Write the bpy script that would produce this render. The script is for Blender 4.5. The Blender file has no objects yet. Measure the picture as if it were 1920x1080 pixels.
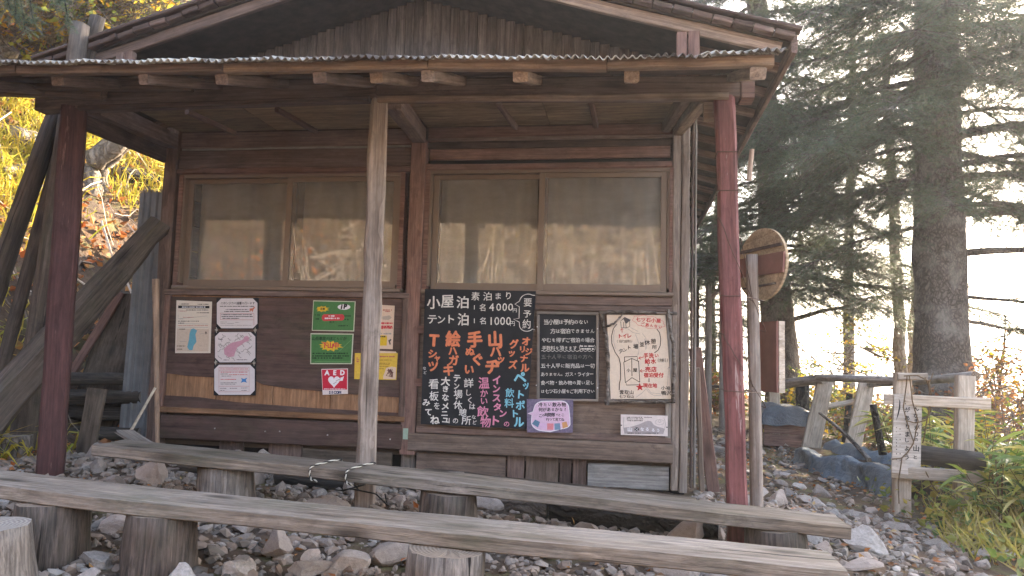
import bpy, bmesh, math, random
import numpy as np
from mathutils import Vector, Matrix

# ----------------------------------------------------------------- camera, sky, sun, exposure
S = bpy.context.scene
COL = S.collection
EYE = np.array([0.0, -5.15, 1.15])
FPX = 1400.0                                   # focal length in pixels of the 1920 px wide photograph
YAW, PITCH, ROLL = math.radians(8.8), math.radians(5.0), math.radians(1.55)
_f = np.array([-math.sin(YAW) * math.cos(PITCH), math.cos(YAW) * math.cos(PITCH), math.sin(PITCH)])
_r = np.array([math.cos(YAW), math.sin(YAW), 0.0])
_u = np.cross(_r, _f)
_r, _u = _r * math.cos(ROLL) + _u * math.sin(ROLL), -_r * math.sin(ROLL) + _u * math.cos(ROLL)
cam = bpy.data.cameras.new('camera')
cam.sensor_width = 36.0
cam.lens = 36.0 * FPX / 1920.0
cam.clip_start, cam.clip_end = 0.05, 9000.0
camo = bpy.data.objects.new('camera', cam)
COL.objects.link(camo)
camo.matrix_world = Matrix(((_r[0], _u[0], -_f[0], EYE[0]), (_r[1], _u[1], -_f[1], EYE[1]), (_r[2], _u[2], -_f[2], EYE[2]), (0, 0, 0, 1)))
S.camera = camo

SUN_AZ, SUN_EL = math.radians(33), math.radians(27)
SUN_DIR = Vector((math.sin(SUN_AZ) * math.cos(SUN_EL), math.cos(SUN_AZ) * math.cos(SUN_EL), math.sin(SUN_EL)))
world = bpy.data.worlds.new('World')
S.world = world
world.use_nodes = True
wn = world.node_tree
wn.nodes.clear()
sky = wn.nodes.new('ShaderNodeTexSky')
sky.sky_type = 'NISHITA'
sky.sun_disc = False
sky.sun_elevation = SUN_EL
sky.sun_rotation = SUN_AZ
sky.air_density, sky.dust_density, sky.ozone_density = 1.0, 2.0, 0.6
bg = wn.nodes.new('ShaderNodeBackground')
bg.inputs['Strength'].default_value = 0.15
wo = wn.nodes.new('ShaderNodeOutputWorld')
wn.links.new(sky.outputs[0], bg.inputs[0])
wn.links.new(bg.outputs[0], wo.inputs[0])
sl = bpy.data.lights.new('sun', 'SUN')
sl.energy = 5.0
sl.angle = math.radians(0.5)
sl.color = (1.0, 0.86, 0.66)
so = bpy.data.objects.new('sun', sl)
COL.objects.link(so)
so.rotation_euler = SUN_DIR.to_track_quat('Z', 'Y').to_euler()
so.location = (12, 14, 12)
S.view_settings.view_transform = 'Standard'
S.view_settings.look = 'None'
S.view_settings.exposure = 3.22
S.view_settings.use_white_balance = True
S.view_settings.white_balance_temperature = 6700
S.view_settings.white_balance_tint = 11
S.view_settings.gamma = 1.0
S.view_settings.use_curve_mapping = False
S.render.engine = 'CYCLES'
S.cycles.use_denoising = True
S.cycles.max_bounces = 8
S.cycles.transparent_max_bounces = 12
S.cycles.sample_clamp_indirect = 6.0

rng = np.random.default_rng(7)
random.seed(7)


# ----------------------------------------------------------------- measuring: rays of the photograph met with planes of the place
def ray(px, py):
    return _f + _r * (px - 960) / FPX - _u * (py - 540) / FPX


def atY(px, py, Y=0.0):
    d = ray(px, py)
    return EYE + d * ((Y - EYE[1]) / d[1])


def atZ(px, py, Z):
    d = ray(px, py)
    return EYE + d * ((Z - EYE[2]) / d[2])


def sm(a, b, x):
    t = np.clip((np.asarray(x, float) - a) / (b - a), 0, 1)
    return t * t * (3 - 2 * t)


def lumps(x, y, s):
    return (np.sin(x * 1.7 * s + 1.3) * np.cos(y * 1.9 * s - .4) + .6 * np.sin(x * 3.1 * s - y * 2.3 * s + 2.0) + .4 * np.cos(x * 5.3 * s + y * 4.7 * s)) / 2.0


def ground_z(x, y):
    x = np.asarray(x, float)
    y = np.asarray(y, float)
    z = .27 - .04 * (np.clip(x, -6, 3) + .5)
    z = z - .06 * np.clip(-1.2 - y, 0, 1.6) - .22 * np.clip(-2.8 - y, 0, 2.6)
    z = z - .07 * sm(.8, 1.8, x)
    e = x - (2.7 + .1 * np.clip(y, -3, 9))
    fall = np.clip(e, 0, None)
    z = z - .55 * np.where(fall < 40, fall, 40 + .02 * (fall - 40))
    d = np.minimum(-.97 * (x + 4.0) + .22 * (y - .3), np.clip(-(x + 3.75), 0, None) * 1.4)
    d = np.clip(d, 0, None)
    hill = 1.1 * np.where(d < 14, d, 14 + .004 * (d - 14))
    b = np.clip(-7.3 - y, 0, None)
    z = z + hill + .55 * np.where(b < 14, b, 14 + .004 * (b - 14)) * sm(9, 2, x)
    z = z + .018 * lumps(x, y, 1.6) + .12 * lumps(x, y, .5) * sm(.1, 1.2, d) + .05 * lumps(x, y, 1.9) * sm(.1, .8, d)
    return z


def gz(x, y):
    return float(ground_z(x, y))


def hit(px, py):
    """Where a ray of the photograph meets the terrain."""
    d = ray(px, py)
    t = 1.5
    while t < 80:
        p = EYE + d * t
        if p[2] < gz(p[0], p[1]):
            return p
        t += .04
    return EYE + d * 30


# ----------------------------------------------------------------- objects
WM = {}


def link(name, data, M, parent=None):
    o = bpy.data.objects.new(name, data)
    COL.objects.link(o)
    WM[o] = M
    if parent is not None:
        o.parent = parent
        o.matrix_basis = WM[parent].inverted() @ M
    else:
        o.matrix_basis = M
    return o


def tag(o, label=None, cat=None, group=None, kind=None):
    if label:
        o['label'] = label
    if cat:
        o['category'] = cat
    if group:
        o['group'] = group
    if kind:
        o['kind'] = kind
    return o


def thing(name, label, cat, loc, group=None):
    o = link(name, None, Matrix.Translation(Vector([float(v) for v in loc])))
    o.empty_display_size = .1
    return tag(o, label, cat, group)


def np_mesh(name, V, F, mats, mi=None, smooth=False):
    """V (n,3); F (m,k) all faces with the same number of corners."""
    V = np.ascontiguousarray(V, np.float32)
    F = np.ascontiguousarray(F, np.int32)
    me = bpy.data.meshes.new(name)
    k = F.shape[1]
    me.vertices.add(len(V))
    me.vertices.foreach_set('co', V.ravel())
    me.loops.add(F.size)
    me.loops.foreach_set('vertex_index', F.ravel())
    me.polygons.add(len(F))
    me.polygons.foreach_set('loop_start', np.arange(len(F), dtype=np.int32) * k)
    for m in (mats if isinstance(mats, (list, tuple)) else [mats]):
        me.materials.append(m)
    if mi is not None:
        me.polygons.foreach_set('material_index', np.ascontiguousarray(mi, np.int32))
    me.polygons.foreach_set('use_smooth', np.full(len(F), smooth))
    me.update(calc_edges=True)
    return me


def pd_mesh(name, V, F, mats, mi=None, smooth=False):
    me = bpy.data.meshes.new(name)
    me.from_pydata([tuple(float(c) for c in v) for v in V], [], [tuple(int(i) for i in f) for f in F])
    for m in (mats if isinstance(mats, (list, tuple)) else [mats]):
        me.materials.append(m)
    if mi is not None:
        me.polygons.foreach_set('material_index', np.asarray(mi, np.int32))
    if smooth is True:
        me.polygons.foreach_set('use_smooth', np.full(len(F), True))
    elif smooth is not False:
        me.polygons.foreach_set('use_smooth', np.asarray(smooth, bool))
    me.update()
    return me


def frame_x(p0, p1, up=(0, 0, 1)):
    p0, p1 = Vector([float(v) for v in p0]), Vector([float(v) for v in p1])
    X = (p1 - p0)
    L = X.length
    X = X / L
    U = Vector(up)
    Y = U.cross(X)
    if Y.length < 1e-3:
        Y = Vector((0, 1, 0)).cross(X)
        if Y.length < 1e-3:
            Y = Vector((1, 0, 0)).cross(X)
    Y.normalize()
    Z = X.cross(Y)
    M = Matrix((X, Y, Z)).transposed().to_4x4()
    M.translation = p0
    return M, L


def beam(name, p0, p1, w, h, mat, parent=None, up=(0, 0, 1), jit=.0025, bev=.006, seg=None, taper=1.0, bow=0.0, rot=0.0, ragged=0.0):
    """A sawn timber from p0 to p1 (axis), w across, h along up; bevelled and slightly uneven."""
    M, L = frame_x(p0, p1, up)
    if rot:
        M = M @ Matrix.Rotation(rot, 4, 'X')
    n = seg or max(2, min(12, int(L / .25) + 1))
    b = min(bev, w * .3, h * .3)
    V, F = [], []
    for i in range(n + 1):
        t = i / n
        k = 1 + (taper - 1) * t
        hw, hh = w / 2 * k, h / 2 * k
        j = lambda: random.uniform(-jit, jit)
        cy, cz = j() * .6, j() * .6 + bow * math.sin(math.pi * t)
        hw += j() * .5
        hh += j() * .5
        for (y, z) in ((-hw + b, -hh), (hw - b, -hh), (hw, -hh + b), (hw, hh - b), (hw - b, hh), (-hw + b, hh), (-hw, hh - b), (-hw, -hh + b)):
            x = t * L
            if ragged and i in (0, n):
                x += random.uniform(-ragged, ragged)
            V.append((x, y + cy + j() * .4, z + cz + j() * .4))
    for i in range(n):
        for k in range(8):
            a, c = i * 8 + k, i * 8 + (k + 1) % 8
            F.append((a, c, c + 8, a + 8))
    F.append(tuple(range(7, -1, -1)))
    F.append(tuple(n * 8 + k for k in range(8)))
    return link(name, pd_mesh(name, V, F, mat), M, parent)


def log(name, p0, p1, r0, r1, mats, parent=None, sides=18, seg=None, noise=.06, bow=0.0, flare=0.0, knots=0, squash=1.0, grooves=0.0, tilt=0.0):
    """A round timber with uneven bark and separate end grain (second material)."""
    M, L = frame_x(p0, p1)
    n = seg or max(4, min(26, int(L / .09) + 1))
    V, F, mi = [], [], []
    ph = [random.uniform(0, 6.28) for _ in range(6)]
    gro = [random.uniform(-1, 1) for _ in range(sides)]
    kn = [(random.uniform(.1, .9), random.uniform(0, 6.28), random.uniform(.12, .3)) for _ in range(knots)]
    for i in range(n + 1):
        t = i / n
        r = r0 + (r1 - r0) * t + flare * r0 * (max(0, 1 - t * 3)) ** 2
        cy = bow * math.sin(math.pi * t)
        for k in range(sides):
            a = 2 * math.pi * k / sides
            q = 1 + noise * (.5 * math.sin(2 * a + ph[0] + 2 * t) + .35 * math.sin(3 * a + ph[1] - 3 * t) + .3 * math.sin(5 * a + ph[2] + 5 * t) + .3 * random.uniform(-1, 1)) + grooves * gro[k]
            for (kt, ka, kr) in kn:
                da = math.atan2(math.sin(a - ka), math.cos(a - ka))
                q += kr * math.exp(-((t - kt) * L / (r * .6)) ** 2 - (da / .45) ** 2)
            x = t * L + tilt * math.cos(a) * r * (1 if i == n else 0)
            V.append((x, cy + r * q * math.cos(a), r * q * math.sin(a) * squash))
    for i in range(n):
        for k in range(sides):
            a, c = i * sides + k, i * sides + (k + 1) % sides
            F.append((a, c, c + sides, a + sides))
            mi.append(0)
    for i, rev in ((0, True), (n, False)):
        base = len(V)
        ring = [V[i * sides + k] for k in range(sides)]
        c = np.mean(ring, axis=0)
        for v in ring:
            V.append(tuple(c + (np.array(v) - c) * .55 + np.array([random.uniform(-.004, .004), 0, 0])))
        V.append(tuple(c))
        for k in range(sides):
            k2 = (k + 1) % sides
            q = (i * sides + k, i * sides + k2, base + k2, base + k)
            t3 = (base + k, base + k2, base + sides)
            F.append(q[::-1] if rev else q)
            F.append(t3[::-1] if rev else t3)
            mi += [1, 1]
    sm_ = [m == 0 for m in mi]
    return link(name, pd_mesh(name, V, F, mats, mi, sm_), M, parent)


def tube_np(pts, rad, sides=6):
    """Tube geometry along a polyline; returns V, F(quads)."""
    P = np.asarray(pts, float)
    R = np.broadcast_to(np.asarray(rad, float), (len(P),))
    T = np.gradient(P, axis=0)
    T /= np.linalg.norm(T, axis=1)[:, None] + 1e-9
    ref = np.where(np.abs(T[:, 2:3]) > .9, np.array([[1., 0, 0]]), np.array([[0, 0, 1.]]))
    A = np.cross(T, ref)
    A /= np.linalg.norm(A, axis=1)[:, None] + 1e-9
    B = np.cross(T, A)
    a = np.arange(sides) * 2 * np.pi / sides
    V = P[:, None, :] + R[:, None, None] * (A[:, None, :] * np.cos(a)[None, :, None] + B[:, None, :] * np.sin(a)[None, :, None])
    n = len(P)
    i = np.arange(n - 1)[:, None] * sides
    k = np.arange(sides)[None, :]
    k2 = (k + 1) % sides
    F = np.stack([i + k, i + k2, i + sides + k2, i + sides + k], -1).reshape(-1, 4)
    return V.reshape(-1, 3), F


class Acc:
    """Collects quads and triangles (as degenerate-free quads kept apart) with material indices."""

    def __init__(self):
        self.V, self.F4, self.F3, self.m4, self.m3, self.n = [], [], [], [], [], 0

    def add(self, V, F, m=0):
        V = np.asarray(V, float)
        F = np.asarray(F, int)
        self.V.append(V)
        if F.shape[1] == 4:
            self.F4.append(F + self.n)
            self.m4.append(np.full(len(F), m))
        else:
            self.F3.append(F + self.n)
            self.m3.append(np.full(len(F), m))
        self.n += len(V)

    def tube(self, pts, rad, sides=6, m=0):
        V, F = tube_np(pts, rad, sides)
        self.add(V, F, m)

    def box(self, c, s, m=0, R=None):
        s = np.asarray(s, float) / 2
        V = np.array([(x, y, z) for x in (-1, 1) for y in (-1, 1) for z in (-1, 1)], float) * s
        if R is not None:
            V = V @ np.asarray(R).T
        F = [(0, 1, 3, 2), (4, 6, 7, 5), (0, 4, 5, 1), (2, 3, 7, 6), (0, 2, 6, 4), (1, 5, 7, 3)]
        self.add(V + np.asarray(c, float), F, m)

    def scatter(self, tv, tf, R, T, m=0):
        """copies of a template: R (k,3,3) with scale, T (k,3)."""
        k, n = len(T), len(tv)
        if not k:
            return
        V = np.einsum('kij,nj->kni', R, tv) + T[:, None, :]
        F = (np.asarray(tf)[None] + (np.arange(k) * n)[:, None, None]).reshape(-1, np.asarray(tf).shape[1])
        self.add(V.reshape(-1, 3), F, m)

    def mesh(self, name, mats, smooth=False, origin=None):
        V = np.concatenate(self.V)
        if origin is not None:
            V = V - np.asarray(origin, float)
        F4 = np.concatenate(self.F4) if self.F4 else np.zeros((0, 4), int)
        F3 = np.concatenate(self.F3) if self.F3 else np.zeros((0, 3), int)
        me = bpy.data.meshes.new(name)
        me.vertices.add(len(V))
        me.vertices.foreach_set('co', np.ascontiguousarray(V, np.float32).ravel())
        loops = np.concatenate([F4.ravel(), F3.ravel()]).astype(np.int32)
        me.loops.add(len(loops))
        me.loops.foreach_set('vertex_index', loops)
        me.polygons.add(len(F4) + len(F3))
        st = np.concatenate([np.arange(len(F4)) * 4, len(F4) * 4 + np.arange(len(F3)) * 3]).astype(np.int32)
        me.polygons.foreach_set('loop_start', st)
        for m in (mats if isinstance(mats, (list, tuple)) else [mats]):
            me.materials.append(m)
        mi = np.concatenate([np.concatenate(self.m4) if self.m4 else np.zeros(0), np.concatenate(self.m3) if self.m3 else np.zeros(0)]).astype(np.int32)
        me.polygons.foreach_set('material_index', mi)
        me.polygons.foreach_set('use_smooth', np.full(len(mi), smooth))
        me.update(calc_edges=True)
        return me

    def obj(self, name, mats, parent=None, smooth=False, origin=(0, 0, 0)):
        return link(name, self.mesh(name, mats, smooth, origin), Matrix.Translation(Vector([float(v) for v in origin])), parent)


def rots(dirs, rolls):
    """Rotation matrices whose X axis follows dirs, rolled about it."""
    D = np.asarray(dirs, float)
    D = D / (np.linalg.norm(D, axis=1)[:, None] + 1e-9)
    ref = np.where(np.abs(D[:, 2:3]) > .95, np.array([[0, 1., 0]]), np.array([[0, 0, 1.]]))
    Yv = np.cross(ref, D)
    Yv /= np.linalg.norm(Yv, axis=1)[:, None] + 1e-9
    Zv = np.cross(D, Yv)
    c, s = np.cos(rolls)[:, None], np.sin(rolls)[:, None]
    return np.stack([D, Yv * c + Zv * s, -Yv * s + Zv * c], -1)


# ----------------------------------------------------------------- materials
class Nodes:
    def __init__(self, name):
        self.m = bpy.data.materials.new(name)
        self.m.use_nodes = True
        self.t = self.m.node_tree
        self.t.nodes.clear()
        self.out = self.n('ShaderNodeOutputMaterial')

    def n(self, t, **kw):
        nd = self.t.nodes.new(t)
        for k, v in kw.items():
            setattr(nd, k, v)
        return nd

    def put(self, sock, v):
        if isinstance(v, bpy.types.NodeSocket):
            self.t.links.new(v, sock)
        elif v is not None:
            sock.default_value = v

    def math(self, op, a, b=None, clamp=False):
        nd = self.n('ShaderNodeMath', operation=op, use_clamp=clamp)
        self.put(nd.inputs[0], a)
        if b is not None:
            self.put(nd.inputs[1], b)
        return nd.outputs[0]

    def mix(self, f, a, b, mode='MIX'):
        nd = self.n('ShaderNodeMix', data_type='RGBA', blend_type=mode)
        self.put(nd.inputs[0], f)
        self.put(nd.inputs[6], a if not isinstance(a, tuple) else (*a[:3], 1))
        self.put(nd.inputs[7], b if not isinstance(b, tuple) else (*b[:3], 1))
        return nd.outputs[2]

    def noise(self, vec, scale=1, detail=4, rough=.55, dist=0.0):
        nd = self.n('ShaderNodeTexNoise')
        self.put(nd.inputs['Vector'], vec)
        nd.inputs['Scale'].default_value = scale
        nd.inputs['Detail'].default_value = detail
        nd.inputs['Roughness'].default_value = rough
        nd.inputs['Distortion'].default_value = dist
        return nd.outputs[0]

    def mapping(self, vec, scale=(1, 1, 1), loc=(0, 0, 0)):
        nd = self.n('ShaderNodeMapping')
        self.put(nd.inputs[0], vec)
        nd.inputs['Scale'].default_value = scale
        nd.inputs['Location'].default_value = loc
        return nd.outputs[0]

    def ramp(self, f, a, b, va=0.0, vb=1.0):
        nd = self.n('ShaderNodeMapRange', clamp=True)
        self.put(nd.inputs[0], f)
        nd.inputs[1].default_value, nd.inputs[2].default_value = a, b
        nd.inputs[3].default_value, nd.inputs[4].default_value = va, vb
        return nd.outputs[0]

    def coords(self, random_shift=True):
        tc = self.n('ShaderNodeTexCoord').outputs['Object']
        if not random_shift:
            return tc
        oi = self.n('ShaderNodeObjectInfo')
        self.rand = oi.outputs['Random']
        sc = self.n('ShaderNodeVectorMath', operation='SCALE')
        sc.inputs[0].default_value = (37.3, 17.1, 91.7)
        self.t.links.new(self.rand, sc.inputs['Scale'])
        ad = self.n('ShaderNodeVectorMath', operation='ADD')
        self.t.links.new(tc, ad.inputs[0])
        self.t.links.new(sc.outputs[0], ad.inputs[1])
        return ad.outputs[0]

    def bsdf(self, col, rough=.8, spec=.2, height=None, bump=.3, bdist=.004, metal=0.0, trans=0.0, tcol=None):
        p = self.n('ShaderNodeBsdfPrincipled')
        self.put(p.inputs['Base Color'], col if not isinstance(col, tuple) else (*col[:3], 1))
        self.put(p.inputs['Roughness'], rough)
        p.inputs['Specular IOR Level'].default_value = spec
        p.inputs['Metallic'].default_value = metal
        if height is not None:
            b = self.n('ShaderNodeBump')
            b.inputs['Strength'].default_value = bump
            b.inputs['Distance'].default_value = bdist
            self.put(b.inputs['Height'], height)
            self.t.links.new(b.outputs[0], p.inputs['Normal'])
        sh = p.outputs[0]
        if trans:
            tr = self.n('ShaderNodeBsdfTranslucent')
            self.put(tr.inputs[0], tcol if tcol is not None else (col if not isinstance(col, tuple) else (*col[:3], 1)))
            mx = self.n('ShaderNodeMixShader')
            mx.inputs[0].default_value = trans
            self.t.links.new(sh, mx.inputs[1])
            self.t.links.new(tr.outputs[0], mx.inputs[2])
            sh = mx.outputs[0]
        self.t.links.new(sh, self.out.inputs[0])
        return self.m


def wood(name, dark, light, grey=(.2, .18, .165), weather=.35, rough=.82, ring=1.0, knot=.7, bump=.5, vary=.18, moss=0.0, peel=None, crack=.5, streak=.75):
    """Timber whose grain follows the piece's own long (X) axis."""
    k = Nodes(name)
    v = k.coords()
    warp = k.noise(k.mapping(v, (1.1, 3, 3)), 1, 2, .5)
    broad = k.noise(k.mapping(v, (1.3, 13, 13)), 1, 5, .6, 1.2)
    fibre = k.noise(k.mapping(v, (2.6, 95, 95)), 1, 3, .6, .3)
    fine = k.noise(k.mapping(v, (9, 320, 320)), 1, 2, .6)
    wv = k.n('ShaderNodeTexWave', wave_type='RINGS', rings_direction='X', wave_profile='SAW')
    k.put(wv.inputs['Vector'], k.mapping(v, (.22, 1, 1)))
    wv.inputs['Scale'].default_value = 11 * ring
    wv.inputs['Distortion'].default_value = 5.0
    wv.inputs['Detail'].default_value = 3
    wv.inputs['Detail Scale'].default_value = .8
    wvo = wv.outputs['Fac']
    f = k.math('ADD', k.math('MULTIPLY', broad, .55), k.math('MULTIPLY', wvo, .3))
    f = k.math('ADD', f, k.math('MULTIPLY', k.math('SUBTRACT', fibre, .5), .55))
    f = k.ramp(f, .1, .85)
    c = k.mix(f, dark, light)
    stain = k.noise(k.mapping(v, (.9, 3.2, 3.2)), 1, 4, .65, .6)
    c = k.mix(k.ramp(stain, .35, .7, 0, weather), c, grey)
    fw = k.ramp(fibre, .28, .66, streak, 1.06)
    mid = k.noise(k.mapping(v, (8, 48, 48), (6, 2, 4)), 1, 5, .7, .6)
    fw = k.math('MULTIPLY', fw, k.ramp(mid, .3, .68, .62 + .2 * streak, 1.14))
    blot = k.noise(k.mapping(v, (3.6, 10, 10), (3, 1, 8)), 1, 6, .72, .5)
    fw = k.math('MULTIPLY', fw, k.ramp(blot, .28, .7, .66, 1.2))
    grime = k.noise(k.mapping(v, (5, 7, 7), (9, 4, 2)), 1, 8, .78)
    fw = k.math('MULTIPLY', fw, k.ramp(grime, .56, .7, 1.0, .58))
    nd = k.n('ShaderNodeVectorMath', operation='SCALE')
    k.put(nd.inputs[0], c)
    k.put(nd.inputs['Scale'], fw)
    c = nd.outputs[0]
    if knot:
        vo = k.n('ShaderNodeTexVoronoi', feature='F1')
        k.put(vo.inputs['Vector'], k.mapping(v, (2.1, 6, 6)))
        vo.inputs['Scale'].default_value = 1.0
        kd = k.ramp(k.math('ADD', vo.outputs['Distance'], k.math('MULTIPLY', warp, .1)), .1, .27, knot, 0)
        c = k.mix(kd, c, tuple(d * .28 for d in dark))
    if moss:
        mo = k.noise(k.mapping(v, (2.5, 6, 6), (5, 3, 1)), 1, 5, .7)
        c = k.mix(k.ramp(mo, .5, .68, 0, moss), c, (.05, .06, .03))
    if peel:
        pe = k.noise(k.mapping(v, (2, 22, 22), (1, 7, 4)), 1, 6, .7)
        c = k.mix(k.ramp(pe, .61, .66, 0, .8), c, peel)
    if crack:
        cr = k.noise(k.mapping(v, (.9, 42, 42), (2, 9, 3)), 1, 3, .5, .5)
        cd = k.ramp(cr, .67, .72, 0, crack)
        c = k.mix(cd, c, tuple(d * .18 for d in dark))
    br = k.ramp(k.rand, 0, 1, 1 - vary, 1 + vary)
    nd2 = k.n('ShaderNodeVectorMath', operation='SCALE')
    k.put(nd2.inputs[0], c)
    k.put(nd2.inputs['Scale'], br)
    h = k.math('ADD', k.math('MULTIPLY', fibre, .7), k.math('MULTIPLY', fine, .35))
    h = k.math('ADD', h, k.math('MULTIPLY', broad, .5))
    return k.bsdf(nd2.outputs[0], rough, .18, h, bump, .006)


def endgrain(name, dark, light):
    k = Nodes(name)
    v = k.coords(False)
    sx = k.n('ShaderNodeSeparateXYZ')
    k.put(sx.inputs[0], v)
    cb = k.n('ShaderNodeCombineXYZ')
    k.put(cb.inputs[0], sx.outputs[1])
    k.put(cb.inputs[1], sx.outputs[2])
    wv = k.n('ShaderNodeTexWave', wave_type='RINGS', rings_direction='Z')
    k.put(wv.inputs['Vector'], cb.outputs[0])
    wv.inputs['Scale'].default_value = 22
    wv.inputs['Distortion'].default_value = 1.6
    wv.inputs['Detail'].default_value = 3
    n = k.noise(v, 30, 5, .7)
    f = k.math('ADD', k.math('MULTIPLY', wv.outputs['Fac'], .45), k.math('MULTIPLY', n, .6))
    return k.bsdf(k.mix(f, dark, light), .9, .1, f, .5, .006)


def bark(name, dark, light, patch=(.2, .19, .17), sc=(9, 26, 26), amt=.4, bump=1.0, bd=.02, moss=0.0):
    k = Nodes(name)
    v0 = k.coords()
    wn_ = k.n('ShaderNodeTexNoise')
    k.put(wn_.inputs['Vector'], v0)
    wn_.inputs['Scale'].default_value = 7
    wn_.inputs['Detail'].default_value = 5
    sc_ = k.n('ShaderNodeVectorMath', operation='SCALE')
    k.put(sc_.inputs[0], wn_.outputs['Color'])
    sc_.inputs['Scale'].default_value = .16
    ad_ = k.n('ShaderNodeVectorMath', operation='ADD')
    k.put(ad_.inputs[0], v0)
    k.put(ad_.inputs[1], sc_.outputs[0])
    v = ad_.outputs[0]
    n1 = k.noise(k.mapping(v, sc), 1, 6, .65, .8)
    vo = k.n('ShaderNodeTexVoronoi', feature='DISTANCE_TO_EDGE')
    k.put(vo.inputs['Vector'], k.mapping(v, tuple(s * .9 for s in sc)))
    vo.inputs['Scale'].default_value = 1
    e = k.ramp(vo.outputs['Distance'], .0, .22)
    n2 = k.noise(v, 3.2, 5, .65)
    f = k.math('MULTIPLY', e, k.ramp(n1, .25, .75))
    c = k.mix(f, dark, light)
    c = k.mix(k.ramp(n2, .45, .68, 0, amt), c, patch)
    if moss:
        c = k.mix(k.ramp(k.noise(v, 6, 4, .6), .5, .65, 0, moss), c, (.045, .06, .02))
    return k.bsdf(c, .92, .1, k.math('ADD', k.math('MULTIPLY', e, .8), n1), bump, bd)


def plain(name, col, rough=.6, spec=.3, var=.12, sc=40, metal=0.0, bump=.1, trans=0.0):
    k = Nodes(name)
    v = k.coords()
    n = k.noise(v, sc, 4, .6)
    nd = k.n('ShaderNodeVectorMath', operation='SCALE')
    nd.inputs[0].default_value = col[:3]
    k.put(nd.inputs['Scale'], k.ramp(n, .25, .75, 1 - var, 1 + var))
    return k.bsdf(nd.outputs[0], rough, spec, n, bump, .002, metal, trans)


def foliage(name, cols, trans=.45, rough=.55, sat=1.0, spec=.25):
    """Leaves: colour varies from leaf to leaf among cols."""
    k = Nodes(name)
    g = k.n('ShaderNodeNewGeometry')
    r = g.outputs['Random Per Island']
    c = cols[0]
    cr = k.n('ShaderNodeValToRGB')
    el = cr.color_ramp.elements
    while len(el) < len(cols):
        el.new(0.5)
    for i, cc in enumerate(cols):
        el[i].position = i / max(1, len(cols) - 1)
        el[i].color = (*cc, 1)
    k.put(cr.inputs[0], r)
    return k.bsdf(cr.outputs[0], rough, spec, trans=trans, tcol=cr.outputs[0])


def tarp_mat(name, a, b):
    k = Nodes(name)
    v = k.coords(False)
    n = k.noise(v, 7, 6, .7, .8)
    n2 = k.noise(k.mapping(v, (1, 1, .45)), 22, 5, .7, 1.5)
    c = k.mix(k.ramp(n, .3, .7), a, b)
    c = k.mix(k.ramp(k.noise(v, 15, 6, .75), .56, .7, 0, .6), c, (.12, .1, .08))
    return k.bsdf(c, .55, .25, k.math('ADD', n, k.math('MULTIPLY', n2, .7)), 1.0, .03)


M = {}
M['hut_wood'] = wood('hut_wood', (.1, .064, .052), (.24, .155, .125), (.19, .15, .135), .55)
M['hut_red'] = wood('hut_red', (.13, .068, .055), (.28, .155, .12), (.2, .145, .125), .5)
M['hut_dark'] = wood('hut_dark', (.055, .037, .031), (.14, .092, .075), (.11, .086, .078), .4)
M['gable'] = wood('gable', (.05, .041, .038), (.19, .158, .145), (.16, .14, .132), .45, ring=1.6, knot=.5, vary=.14)
M['beam'] = wood('beam', (.09, .06, .05), (.22, .155, .125), (.18, .145, .13), .5)
M['pale_beam'] = wood('pale_beam', (.15, .1, .075), (.36, .26, .19), (.26, .21, .18), .5)
M['grey_wood'] = wood('grey_wood', (.1, .08, .066), (.32, .27, .23), (.33, .3, .275), .7, bump=.7, crack=.8)
M['bench_wood'] = wood('bench_wood', (.105, .078, .057), (.29, .23, .178), (.31, .268, .232), .7, knot=.85, bump=.9, crack=1.0, moss=.35, streak=.6)
M['post_grey'] = wood('post_grey', (.12, .086, .066), (.32, .255, .21), (.3, .265, .24), .6, bump=.8, crack=.9)
M['tan_ply'] = wood('tan_ply', (.22, .11, .055), (.36, .2, .11), (.26, .17, .11), .3, knot=0, ring=.5, crack=.1, bump=.15)
M['brown_ply'] = wood('brown_ply', (.06, .034, .03), (.115, .067, .057), (.11, .085, .07), .4, knot=0, ring=.4, crack=.25, moss=.3, bump=.25, streak=.85)
M['ply_grey'] = wood('ply_grey', (.11, .075, .058), (.23, .165, .13), (.19, .155, .13), .4, knot=.3, ring=.5, crack=.5, bump=.3)
M['ceil_ply'] = wood('ceil_ply', (.17, .11, .07), (.4, .3, .19), (.28, .22, .16), .5, knot=0, ring=.5, crack=.3, bump=.2)
M['red_paint'] = wood('red_paint', (.115, .038, .038), (.215, .082, .08), (.17, .09, .085), .5, knot=.3, peel=(.36, .27, .25), crack=.4, bump=.4)
M['maroon'] = wood('maroon', (.045, .021, .02), (.092, .04, .037), (.075, .043, .04), .4, knot=.2, peel=(.2, .12, .11), crack=.4, bump=.35, vary=.05)
M['white_wood'] = wood('white_wood', (.34, .26, .19), (.58, .48, .38), (.44, .38, .32), .5, knot=.25, crack=.5, bump=.5)
M['saw_wood'] = wood('saw_wood', (.2, .185, .17), (.38, .35, .32), (.3, .28, .265), .5, knot=.2)
M['old_plank'] = wood('old_plank', (.06, .043, .032), (.17, .13, .1), (.15, .125, .1), .6, ring=.6, crack=.8, bump=.9)
M['charred'] = wood('charred', (.02, .017, .015), (.07, .06, .052), (.1, .09, .08), .4, crack=.8, bump=1.0)
M['lean_wood'] = wood('lean_wood', (.04, .029, .023), (.14, .105, .085), (.15, .13, .112), .5, crack=.9, bump=1.0, moss=.2)
M['stack_wood'] = wood('stack_wood', (.03, .024, .02), (.1, .08, .066), (.12, .105, .09), .5, crack=1.0, bump=1.2, moss=.3, streak=.5)
M['rail_bark'] = wood('rail_bark', (.26, .21, .17), (.55, .47, .39), (.55, .5, .45), .6, crack=.8, bump=.9)
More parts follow.
